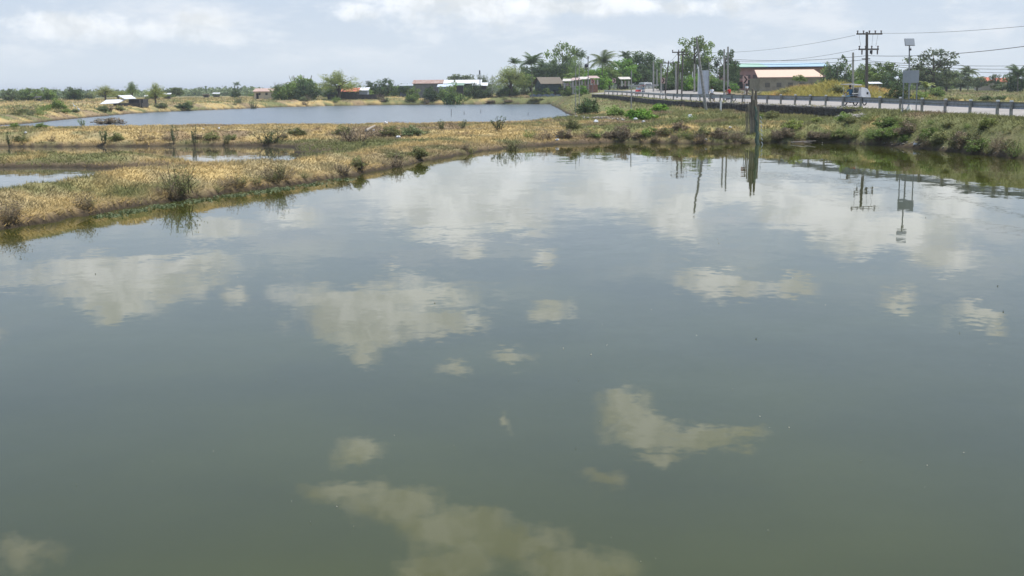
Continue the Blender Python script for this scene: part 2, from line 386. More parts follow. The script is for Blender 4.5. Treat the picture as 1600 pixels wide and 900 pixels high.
# ------------------------------------------------------------------ ground: one sheet to the horizon
dense = np.radians(np.linspace(-30, 30, 700)); sparse = np.radians(np.r_[np.linspace(31.5, 60, 18), np.linspace(66, 294, 39), np.linspace(300, 328.5, 18)])
th = np.r_[dense, sparse]
rr = np.r_[[.5, 2, 4, 6, 9, 13, 18, 23], np.geomspace(27, 430, 430), np.geomspace(445, 9000, 34)]
TH, RR = np.meshgrid(th, rr); GX = RR*np.sin(TH); GY = RR*np.cos(TH)
GZ = ground_z(GX.ravel(), GY.ravel()); GX = GX.ravel(); GY = GY.ravel()
S_, _, _, _ = road_st(GX, GY); D_ = pond_dist(GX, GY)
GC = ground_colour(GX, GY, GZ, D_, S_)
nr, nc = len(rr), len(th)
ii = np.arange(nr-1)[:, None]*nc; jj = np.arange(nc)[None, :]; j2 = (jj+1) % nc
FQ = np.stack([ii+jj, ii+j2, ii+nc+j2, ii+nc+jj], -1).reshape(-1, 4)[:, ::-1]
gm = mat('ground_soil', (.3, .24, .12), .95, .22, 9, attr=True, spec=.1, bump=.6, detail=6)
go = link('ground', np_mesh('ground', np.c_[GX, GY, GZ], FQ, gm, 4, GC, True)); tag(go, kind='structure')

# ------------------------------------------------------------------ water
def water_mat(name, body, amp, s1, s2, rough=.02):
    m = bpy.data.materials.new(name); m.use_nodes = True; t = m.node_tree; b = t.nodes['Principled BSDF']
    g = t.nodes.new('ShaderNodeNewGeometry').outputs['Position']
    def vec(sc_, amp_, st):
        q = t.nodes.new('ShaderNodeVectorMath'); q.operation = 'MULTIPLY'; t.links.new(g, q.inputs[0]); q.inputs[1].default_value = st
        c = noise(q.outputs[0], sc_, 2, .5, tree=t, out='Color')
        a = t.nodes.new('ShaderNodeVectorMath'); a.operation = 'SUBTRACT'; t.links.new(c, a.inputs[0]); a.inputs[1].default_value = (.5, .5, .5)
        e = t.nodes.new('ShaderNodeVectorMath'); e.operation = 'MULTIPLY'; t.links.new(a.outputs[0], e.inputs[0]); e.inputs[1].default_value = (amp_, amp_, 0)
        return e.outputs[0]
    patch = ramp(noise(g, .05, 3, .5, tree=t), .35, .7, .45, 1.35, tree=t)
    v1 = vec(s1, amp, (1, 1, 1)); v2 = vec(s2, amp*.8, (1, 1, 1))
    a = t.nodes.new('ShaderNodeVectorMath'); a.operation = 'ADD'; t.links.new(v1, a.inputs[0]); t.links.new(v2, a.inputs[1])
    k = t.nodes.new('ShaderNodeVectorMath'); k.operation = 'SCALE'; t.links.new(a.outputs[0], k.inputs[0]); t.links.new(patch, k.inputs['Scale'])
    u = t.nodes.new('ShaderNodeVectorMath'); u.operation = 'ADD'; t.links.new(k.outputs[0], u.inputs[0]); u.inputs[1].default_value = (0, 0, 1)
    n = t.nodes.new('ShaderNodeVectorMath'); n.operation = 'NORMALIZE'; t.links.new(u.outputs[0], n.inputs[0])
    t.links.new(n.outputs[0], b.inputs['Normal'])
    c = mixc(ramp(noise(g, .25, 4, .5, tree=t), .3, .7, tree=t), tuple(body)+(1,), tuple(v*.78 for v in body)+(1,), tree=t)
    t.links.new(c, b.inputs['Base Color']); b.inputs['Roughness'].default_value = rough; b.inputs['IOR'].default_value = 1.333
    return m
wm = water_mat('pond_water_calm', (.050, .055, .008), .017, .9, 5.0)
wm2 = water_mat('pond_water_breezy', (.13, .155, .165), .05, .8, 2.5, .26)
wm3 = water_mat('pond_water_muddy', (.09, .085, .055), .02, 1.5, 4)
for P, m, nm in ((PONDS[0], wm, 'fish_pond_water'), (PONDS[1], wm3, 'small_pond_water'), (PONDS[2], wm3, 'narrow_pond_water'), (PONDS[3], wm2, 'far_pond_water')):
    A = 0.0; n = len(P)
    for i in range(n): A += P[i][0]*P[(i+1) % n][1]-P[(i+1) % n][0]*P[i][1]
    sg = 1 if A > 0 else -1; Q = []
    for i in range(n):
        e1 = P[i]-P[i-1]; e2 = P[(i+1) % n]-P[i]; tt = e1/np.linalg.norm(e1)+e2/np.linalg.norm(e2); tt /= np.linalg.norm(tt)+1e-9
        Q.append(P[i]+np.array([tt[1], -tt[0]])*sg*.9)
    me = bpy.data.meshes.new(nm); me.from_pydata([(a, b, 0) for a, b in Q], [], [tuple(range(n))[::(1 if sg > 0 else -1)]])
    bm = bmesh.new(); bm.from_mesh(me); bmesh.ops.triangulate(bm, faces=bm.faces); bm.to_mesh(me); bm.free(); me.materials.append(m)
    tag(link(nm, me), kind='structure')

def leaf_mat(name, colour, trans=.25, rough=.65, spec=.25, up=0):
    if name in MATS: return MATS[name]
    m = bpy.data.materials.new(name); m.use_nodes = True; t = m.node_tree; b = t.nodes['Principled BSDF']
    a = t.nodes.new('ShaderNodeAttribute'); a.attribute_name = 'tint'
    c = mixc(1.0, a.outputs['Color'], tuple(colour), tree=t, mode='MULTIPLY')
    oi = t.nodes.new('ShaderNodeObjectInfo'); hs = t.nodes.new('ShaderNodeHueSaturation'); t.links.new(c, hs.inputs['Color'])
    t.links.new(ramp(oi.outputs['Random'], 0, 1, .85, 1.15, smooth=False, tree=t), hs.inputs['Value'])
    t.links.new(hs.outputs[0], b.inputs['Base Color']); b.inputs['Roughness'].default_value = rough; b.inputs['Specular IOR Level'].default_value = spec
    if up:      # blades matted together shade like the mat, not like loose cards
        gn = t.nodes.new('ShaderNodeNewGeometry'); vm_ = t.nodes.new('ShaderNodeVectorMath'); vm_.operation = 'SCALE'; t.links.new(gn.outputs['Normal'], vm_.inputs[0]); vm_.inputs['Scale'].default_value = 1-up
        va_ = t.nodes.new('ShaderNodeVectorMath'); va_.operation = 'ADD'; t.links.new(vm_.outputs[0], va_.inputs[0]); va_.inputs[1].default_value = (0, 0, up)
        vn_ = t.nodes.new('ShaderNodeVectorMath'); vn_.operation = 'NORMALIZE'; t.links.new(va_.outputs[0], vn_.inputs[0]); t.links.new(vn_.outputs[0], b.inputs['Normal'])
    tr = t.nodes.new('ShaderNodeBsdfTranslucent'); t.links.new(hs.outputs[0], tr.inputs[0]); mx = t.nodes.new('ShaderNodeMixShader'); mx.inputs[0].default_value = trans
    t.links.new(b.outputs[0], mx.inputs[1]); t.links.new(tr.outputs[0], mx.inputs[2]); t.links.new(mx.outputs[0], t.nodes['Material Output'].inputs[0])
    MATS[name] = m; return m
def ground_hit(px, py):
    d = ray(px, py); ts = np.geomspace(25, 700, 500); X = d.x*ts; Y = d.y*ts; Z = CAM_H+d.z*ts
    g = np.maximum(ground_z(X, Y), 0); k = np.argmax(Z <= g)
    if Z[k] > g[k]: return None
    return X[k], Y[k], g[k]

# ------------------------------------------------------------------ grass (nobody could count it)
def scatter(n, r0, r1, a0, a1):
    r = np.exp(rng.uniform(math.log(r0), math.log(r1), n)); a = np.radians(rng.uniform(a0, a1, n))
    return r*np.sin(a), r*np.cos(a)
def grass(name, n, r0, r1, label, a0=-27, a1=27, hmul=1.0, dens=None, zmin=.05, tintm=(1, 1, 1), tuft=5):
    X, Y = scatter(n//tuft, r0, r1, a0, a1); X = np.repeat(X, tuft); Y = np.repeat(Y, tuft)
    rad = np.hypot(X, Y); X = X+rng.normal(0, .05+.0012*rad, len(X)); Y = Y+rng.normal(0, .05+.002*rad, len(X))
    Z = ground_z(X, Y); S, _, _, _ = road_st(X, Y); d = pond_dist(X, Y)
    keep = (Z > zmin+rng.uniform(0, .2, len(X))*(d < 4)) & ~((S > -.2) & (S < RW+1.5) & (X > 0)) & (d > 0)
    if dens is not None: keep &= rng.random(len(X)) < dens(X, Y)
    X, Y, Z, d, S = X[keep], Y[keep], Z[keep], d[keep], S[keep]; rad = np.hypot(X, Y); n = len(X)
    C = ground_colour(X, Y, Z+.35, d, S)*rng.uniform(.86, 1.15, n)[:, None]*np.array(tintm)
    hh = hmul*np.where((X < 12) & (Y < 130), .6, .75)*(.10+.22*fbm(X*.35+7, Y*.35, 3)**1.3+.0005*rad)*rng.uniform(.5, 1.5, n)
    w = (.005+.00028*rad)*rng.uniform(.7, 1.4, n)
    az = rng.uniform(0, 2*math.pi, n); lean = rng.uniform(.3, 1.6, n)*hh
    # straw hangs down the bank
    e = .4; gx = ground_z(X+e, Y)-Z; gy = ground_z(X, Y+e)-Z; gl = np.hypot(gx, gy)+1e-6; k = np.clip(gl/e*1.6, 0, 1.1)
    lx = np.cos(az)*lean-gx/gl*hh*k; ly = np.sin(az)*lean-gy/gl*hh*k
    wx = rng.normal(0, 1, n); wy = rng.normal(0, .5, n); wl = np.hypot(wx, wy)+1e-6; wx = wx/wl*w; wy = wy/wl*w
    A = np.c_[X-wx, Y-wy, Z-.03]; B = np.c_[X+wx, Y+wy, Z-.03]; T = np.c_[X+lx, Y+ly, Z+hh*(1-.35*np.clip(k, 0, 1))]
    co = np.stack([A, B, T], 1).reshape(-1, 3); f = np.arange(3*n).reshape(-1, 3)
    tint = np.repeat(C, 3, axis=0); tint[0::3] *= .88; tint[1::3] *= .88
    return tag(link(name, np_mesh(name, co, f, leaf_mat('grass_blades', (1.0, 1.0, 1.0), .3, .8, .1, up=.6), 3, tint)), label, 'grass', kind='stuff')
grass('dry_grass', 640000, 29, 125, 'dry straw coloured grass and weeds covering the pond dikes and banks')
grass('field_grass', 130000, 115, 430, 'rough green and yellow grass over the far shore and fields', tuft=4, hmul=1.3)
grass('mound_grass', 60000, 140, 200, 'tall yellow grass growing on the mound beyond the road', a0=9, a1=19, hmul=2.6, tuft=3,
      dens=lambda x, y: np.exp(-(((x-MX)/12)**2+((y-MY)/10)**2)**1.5), tintm=(1.8, 1.5, 1.0))

# ------------------------------------------------------------------ foliage prototypes: width 1, height 1, base at 0
def quads(c, s, r, up=.3, asp=.55):
    n = len(c); a = r.normal(0, 1, (n, 3)); a /= np.linalg.norm(a, axis=1)[:, None]
    b = r.normal(0, 1, (n, 3)); b[:, 2] *= (1-up); b -= a*(a*b).sum(1)[:, None]; b /= np.linalg.norm(b, axis=1)[:, None]
    s = np.asarray(s); s = s[:, None] if s.ndim else s
    return np.stack([c-a*s, c-b*s*asp, c+a*s, c+b*s*asp], 1).reshape(-1, 3)
def ball(r, n):
    v = r.normal(0, 1, (n, 3)); v /= np.linalg.norm(v, axis=1)[:, None]; return v
FCACHE = {}
def foliage(kind, seed, m):
    key = (kind, seed, m.name)
    if key in FCACHE: return FCACHE[key]
    r = np.random.default_rng(seed*31+len(kind)); cs = []; sz = []; ti = []; tb = MB()
    if kind in ('dense', 'bush', 'tall', 'broad'):
        nclump = {'dense': 60, 'bush': 42, 'tall': 46, 'broad': 36}[kind]; per = {'dense': 80, 'bush': 70, 'tall': 75, 'broad': 60}[kind]
        ls = {'dense': .026, 'bush': .033, 'tall': .023, 'broad': .05}[kind]
        for i in range(nclump):
            v = ball(r, 1)[0]
            if kind == 'dense':
                c = np.array([0, 0, .58])+v*np.array([.37, .37, .34])*r.uniform(.55, 1.08); cr = r.uniform(.07, .14)
                if r.random() < .1: c = np.array([0, 0, .6])+v*np.array([.38, .38, .35])*1.05; cr = .07
            elif kind == 'tall':
                h = r.uniform(.25, .93); w = .14+.36*math.sin(math.pi*min(1, max(0, (h-.15)/.9)))**.8; a = r.uniform(0, 6.28); q = r.uniform(.3, 1)
                c = np.array([w*q*math.cos(a), w*q*math.sin(a), h]); cr = r.uniform(.05, .12)
            else:
                c = np.array([0, 0, .12])+np.abs(v)*np.array([1, 1, 1])*np.array([.40, .40, .62])*r.uniform(.4, 1.12); c[0] *= r.choice([-1, 1]); c[1] *= r.choice([-1, 1]); cr = r.uniform(.08, .16)
                if i % 2: c = np.array([c[0]*1.1, c[1]*1.1, r.uniform(.03, .3)])
            p = ball(r, per)*r.uniform(.55, 1.15, (per, 1))*cr*np.array([1, 1, .8]); cs.append(c+p)
            sz.append(np.full(per, ls)*r.uniform(.6, 1.4, per)); ti.append(np.full(per, r.uniform(.62, 1.35))*r.uniform(.75, 1.25, per))
    elif kind == 'airy':
        for i in range(110):
            a = r.uniform(0, 6.28); el = r.uniform(.05, 1.5); L_ = r.uniform(.35, .56)
            t = r.uniform(.35, 1, 60)[:, None]; dirv = np.array([math.cos(a)*math.cos(el), math.sin(a)*math.cos(el), math.sin(el)*1.15])
            p = np.array([0, 0, .38])+dirv*t*L_+r.normal(0, .028, (60, 3)); p[:, 2:] -= .16*t**3*math.cos(el)
            p[:, 2] = np.clip(p[:, 2], .04, 1.02); cs.append(p); sz.append(r.uniform(.006, .016, 60)*1.3); ti.append(np.full(60, r.uniform(.75, 1.25))*r.uniform(.8, 1.2, 60))
    elif kind == 'scrub':          # twiggy, dark inside, upright
        for i in range(70):
            a = r.uniform(0, 6.28); el = r.uniform(.35, 1.5); L_ = r.uniform(.5, 1.05)
            dirv = np.array([math.cos(a)*math.cos(el)*.62, math.sin(a)*math.cos(el)*.62, math.sin(el)])
            b0 = np.array([r.uniform(-.22, .22), r.uniform(-.22, .22), 0.0])
            t = r.uniform(.03, 1, 22)[:, None]; cs.append(b0+dirv*t*L_+r.normal(0, .03, (22, 3))); sz.append(r.uniform(.018, .04, 22)); ti.append(np.full(22, r.uniform(.5, 1.4))*r.uniform(.8, 1.2, 22))
            if i % 3 == 0: tb.path([tuple(b0), tuple(b0+dirv*L_)], [.01, .003], 4)
    elif kind == 'weed':           # a few tall leafy stems
        for i in range(11):
            a = r.uniform(0, 6.28); ln = r.uniform(.05, .42); L_ = r.uniform(.55, 1.0)
            tip = np.array([math.cos(a)*ln, math.sin(a)*ln, L_]); b0 = np.array([math.cos(a)*.06, math.sin(a)*.06, 0])
            tb.path([tuple(b0), tuple((b0+tip)/2+np.array([0, 0, .04])), tuple(tip)], [.012, .009, .004], 4)
            t = r.uniform(.25, 1, 26)[:, None]; cs.append(b0+(tip-b0)*t+r.normal(0, .035, (26, 3))); sz.append(r.uniform(.025, .055, 26)); ti.append(r.uniform(.6, 1.4, 26))
    c = np.concatenate(cs); s = np.concatenate(sz); tn = np.concatenate(ti)
    c[:, 2] = np.maximum(c[:, 2], .01)
    co = quads(c, s, r, asp=.5 if kind != 'scrub' else .3)
    tint = np.repeat(tn, 4)[:, None]*np.array([1, 1, 1]); tint = tint*np.repeat(1+r.normal(0, .06, (len(tn), 3)), 4, axis=0)
    me = np_mesh(kind+'_crown', co, np.arange(len(co)).reshape(-1, 4), m, 4, np.clip(tint, .2, 2))
    bark = mat('bark', (.13, .10, .075), .9, .25, 8)
    if kind in ('dense', 'tall', 'airy'):
        hh = {'dense': .5, 'tall': .8, 'airy': .5}[kind]
        tb.path([(0, 0, -.05), (.015, .01, hh*.5), (0, .02, hh)], [.035, .026, .014], 7)
        for i in range(7):
            a = i*.9+seed; z0 = hh*(.4+.08*i); tb.path([(0, 0, z0), (.14*math.cos(a), .14*math.sin(a), z0+.13), (.27*math.cos(a), .27*math.sin(a), z0+.25)], [.016, .01, .004], 5)
    elif kind in ('bush', 'broad'):
        for i in range(7):
            a = i*.9; tb.path([(0, 0, -.03), (.2*math.cos(a), .2*math.sin(a), .3), (.3*math.cos(a), .3*math.sin(a), .6)], [.015, .01, .004], 5)
    FCACHE[key] = (me, tb.mesh('trunk', bark)); return FCACHE[key]
G = {'mid': leaf_mat('leaves_mid_green', (.20, .275, .07)), 'dark': leaf_mat('leaves_dark_green', (.10, .15, .055)), 'airy': leaf_mat('leaves_pale_green', (.29, .32, .11)),
     'bright': leaf_mat('leaves_bright_green', (.18, .32, .045)), 'dull': leaf_mat('leaves_dull_green', (.16, .20, .09)), 'brown': leaf_mat('leaves_brownish', (.26, .21, .135)),
     'yellow': leaf_mat('leaves_yellow_green', (.25, .29, .08)), 'olive': leaf_mat('leaves_olive', (.23, .24, .095))}
LAB = set()
def plant(kind, g, px, top, w, label, cat='tree', name='tree', Y=None, base=None, group=None, rz=None, lean=0.0):
    if base is not None:
        h_ = ground_hit(px, base)
        if h_ is None: h_ = at_y(px, base, 200)
        x, y, z = h_
    else:
        x, y, _ = at_y(px, top, Y); z = gz(x, y)
    zt = at_y(px, top, y)[2]; h = max(zt-z, .15)*(1.42 if kind == 'bush' and cat == 'tree' else 1); ww = w*y/F_PX*(1.35 if kind == 'airy' else 1.28 if kind == 'dense' and cat == 'tree' else 1.15)
    z = max(z, 0)
    o = empty(name, (x, y, z-.03), random.uniform(0, 6.28) if rz is None else rz, (ww*1.02, ww*1.02, h*1.02)); tag(o, label, cat, group)
    if lean: o.rotation_euler[1] = lean
    assert label not in LAB or group, label
    LAB.add(label)
    me, tr = foliage(kind, random.choice((1, 2, 3)), G[g])
    link('crown' if cat == 'tree' else 'foliage', me, o)
    if len(tr.vertices): link('trunk' if cat == 'tree' else 'stem', tr, o)
    return o

# --- trees; columns: kind, tone, px, top, width, distance, label
TREES = [
 ('bush', 'dull', 14, 140, 26, 330, 'dull green low tree at the left edge of the far shore'),
 ('bush', 'mid', 45, 139, 40, 345, 'broad low tree, second from the left on the far shore'),
 ('bush', 'mid', 76, 133, 32, 335, 'round leafy tree with a light green bush before it, far left shore'),
 ('bush', 'dark', 116, 132, 31, 325, 'dark round tree nearest left of the white roofed hut'),
 ('airy', 'airy', 163, 132, 36, 320, 'pale feathery tree right behind the white roofed hut'),
 ('airy', 'mid', 206, 126, 21, 350, 'narrow feathery tree rising behind the white roofed hut\'s right end'),
 ('airy', 'airy', 242, 128, 30, 255, 'feathery pale tree with a crooked leaning trunk beside the small shelter'),
 ('airy', 'yellow', 184, 141, 36, 360, 'low yellowish tree between two feathery trees behind the hut'),
 ('bush', 'dull', 139, 143, 18, 430, 'small greyish tree between the dark round tree and the feathery one'),
 ('dense', 'dull', 262, 140, 20, 520, 'small distant tree behind the little white shelter'),
 ('bush', 'mid', 440, 124, 36, 318, 'light green round tree just right of the small yellow house'),
 ('bush', 'mid', 470, 112, 52, 325, 'tallest mid green tree of the left shore clump'),
 ('bush', 'dark', 478, 126, 40, 318, 'dark lower tree in the shade of the tallest left shore tree'),
 ('airy', 'yellow', 528, 109, 66, 320, 'wide pale yellowish tree left of the orange roofed house'),
 ('bush', 'dark', 580, 128, 26, 360, 'dark tree directly right of the orange and white roofs'),
 ('bush', 'dark', 601, 124, 30, 350, 'dark taller tree left of the rusty roofed sheds'),
 ('bush', 'mid', 622, 128, 26, 365, 'rounded tree nearest left of the rusty roof'),
 ('dense', 'dull', 722, 114, 44, 420, 'dome shaped tree rising behind the long white roof'),
 ('airy', 'dull', 752, 115, 30, 370, 'thin grey green tree beside the mast by the white roof'),
 ('dense', 'dark', 829, 102, 42, 352, 'dark tree mass left of the brown roofed hut'),
 ('dense', 'mid', 845, 112, 40, 345, 'rounded mid green tree touching the left of the brown roof'),
 ('dense', 'mid', 818, 114, 36, 338, 'mid green tree below the thin dark palm'),
 ('dense', 'dark', 838, 103, 44, 342, 'dark tree around the trunk of the dark coconut palm'),
 ('dense', 'mid', 868, 101, 50, 348, 'wide mid green tree right behind the brown roof ridge'),
 ('dense', 'mid', 893, 100, 44, 340, 'leafy tree between the tall open topped tree and the stalls'),
 ('dense', 'dark', 918, 108, 40, 330, 'dark tree just behind the lamp mast'),
 ('dense', 'mid', 905, 106, 44, 318, 'wide green tree behind the stalls left of the lamp mast'),
 ('dense', 'bright', 930, 104, 36, 312, 'light green tree between the lamp mast and the coconut palm'),
 ('dense', 'mid', 952, 104, 40, 318, 'green tree filling behind the coconut palm trunk'),
 ('dense', 'bright', 978, 101, 40, 322, 'second bright green tree right of the bright spreading tree'),
 ('dense', 'dark', 1035, 120, 36, 340, 'low dark tree behind the slanting pole'),
 ('dense', 'mid', 1052, 118, 34, 345, 'low green tree between pale posts'),
 ('dense', 'mid', 1100, 112, 30, 330, 'green tree behind the white hoarding'),
 ('bush', 'mid', 1296, 100, 34, 262, 'green tree overlapping the blue end of the warehouse roof'),
 ('bush', 'mid', 1332, 104, 40, 258, 'green tree right behind the plain pale post'),
 ('dense', 'dull', 1362, 108, 36, 280, 'greyish tree behind the utility pole\'s right side'),
 ('dense', 'dull', 1435, 100, 40, 300, 'greyish tree filling left of the very large spreading tree'),
 ('dense', 'dull', 1480, 112, 44, 295, 'dull tree below the right side of the very large spreading tree'),
 ('bush', 'mid', 645, 135, 24, 320, 'green bushy tree in front of the grey roofed shed'),
 ('bush', 'mid', 690, 136, 26, 322, 'green tree before the pale blue roof'),
 ('bush', 'dark', 757, 135, 24, 322, 'dark tree under the last white roof'),
 ('bush', 'dark', 742, 131, 26, 322, 'dark leafy tree covering the right end of the white roofs'),
 ('airy', 'yellow', 797, 100, 56, 325, 'big pale willowy tree with a round crown by the dark hut'),
 ('dense', 'dark', 858, 96, 48, 345, 'broad dark tree mass behind the brown roofed hut'),
 ('tall', 'mid', 879, 68, 46, 350, 'tall open topped tree behind the brown roofed hut, tallest of its clump'),
 ('dense', 'dark', 882, 92, 34, 340, 'dark lower tree in front of the tall open topped tree'),
 ('airy', 'mid', 901, 87, 36, 330, 'light green tree beside the roadside stalls'),
 ('dense', 'olive', 915, 105, 32, 325, 'olive tree crowding behind the lamp mast'),
 ('dense', 'bright', 966, 89, 52, 330, 'bright green spreading tree right of the big coconut palm'),
 ('dense', 'bright', 940, 118, 30, 275, 'small bright green tree under the big coconut palm'),
 ('dense', 'dark', 1004, 77, 52, 340, 'large dark round tree behind the white van'),
 ('dense', 'mid', 1022, 90, 34, 350, 'mid green tree overlapping the right of the large dark round tree'),
 ('dense', 'dark', 1002, 103, 40, 325, 'shaded dark tree directly behind the white van'),
 ('tall', 'mid', 1086, 55, 60, 300, 'tall open crowned tree behind the tilted concrete pole'),
 ('dense', 'mid', 1062, 96, 34, 305, 'leafy tree behind the two dark power poles'),
 ('dense', 'dark', 1094, 82, 34, 310, 'dark under tree right beneath the tall open crowned tree'),
 ('airy', 'bright', 1078, 115, 26, 290, 'light green bushy tree left of the blank white board'),
 ('dense', 'mid', 1042, 108, 26, 320, 'green tree behind the slanting power pole'),
 ('tall', 'dark', 1133, 77, 42, 280, 'dark narrow tree behind the twin concrete posts'),
 ('dense', 'dark', 1146, 97, 22, 285, 'dark small tree at the left corner of the red brown warehouse'),
 ('bush', 'dark', 1312, 91, 52, 255, 'dark round tree at the right end of the warehouse'),
 ('dense', 'mid', 1350, 98, 34, 270, 'tree just behind the big wooden utility pole'),
 ('dense', 'mid', 1378, 96, 46, 255, 'leafy tree sloping down to the right of the utility pole'),
 ('bush', 'dark', 1397, 112, 40, 240, 'lower dark tree left of the blank grey road sign'),
 ('tall', 'dull', 1460, 78, 72, 280, 'very large open spreading tree right of the blank grey road sign'),
 ('dense', 'dull', 1462, 100, 60, 285, 'dull tree under the very large spreading tree'),
 ('dense', 'dull', 1502, 108, 34, 300, 'greyish tree left of the small palm on the right'),
 ('dense', 'dull', 1528, 118, 30, 310, 'low grey green tree right of the small palm'),
 ('tall', 'dark', 1556, 115, 20, 300, 'thin dark tree between the two red roofs'),
 ('bush', 'dark', 1590, 102, 34, 270, 'dark tree at the right edge of the view'),
 ('dense', 'dull', 1566, 130, 30, 290, 'low bushy tree below the right red roof'),
 ('bush', 'dark', 368, 139, 13, 380, 'small dark round tree left of the small yellow house'),
 ('bush', 'dark', 672, 131, 24, 318, 'dark leafy tree before the small blue grey roof'),
 ('bush', 'mid', 708, 133, 30, 312, 'green tree in front of the long white roof'),
]
for (k, g, px, top, w, Y, lab) in TREES: plant(k, g, px, top, w, lab, Y=Y)
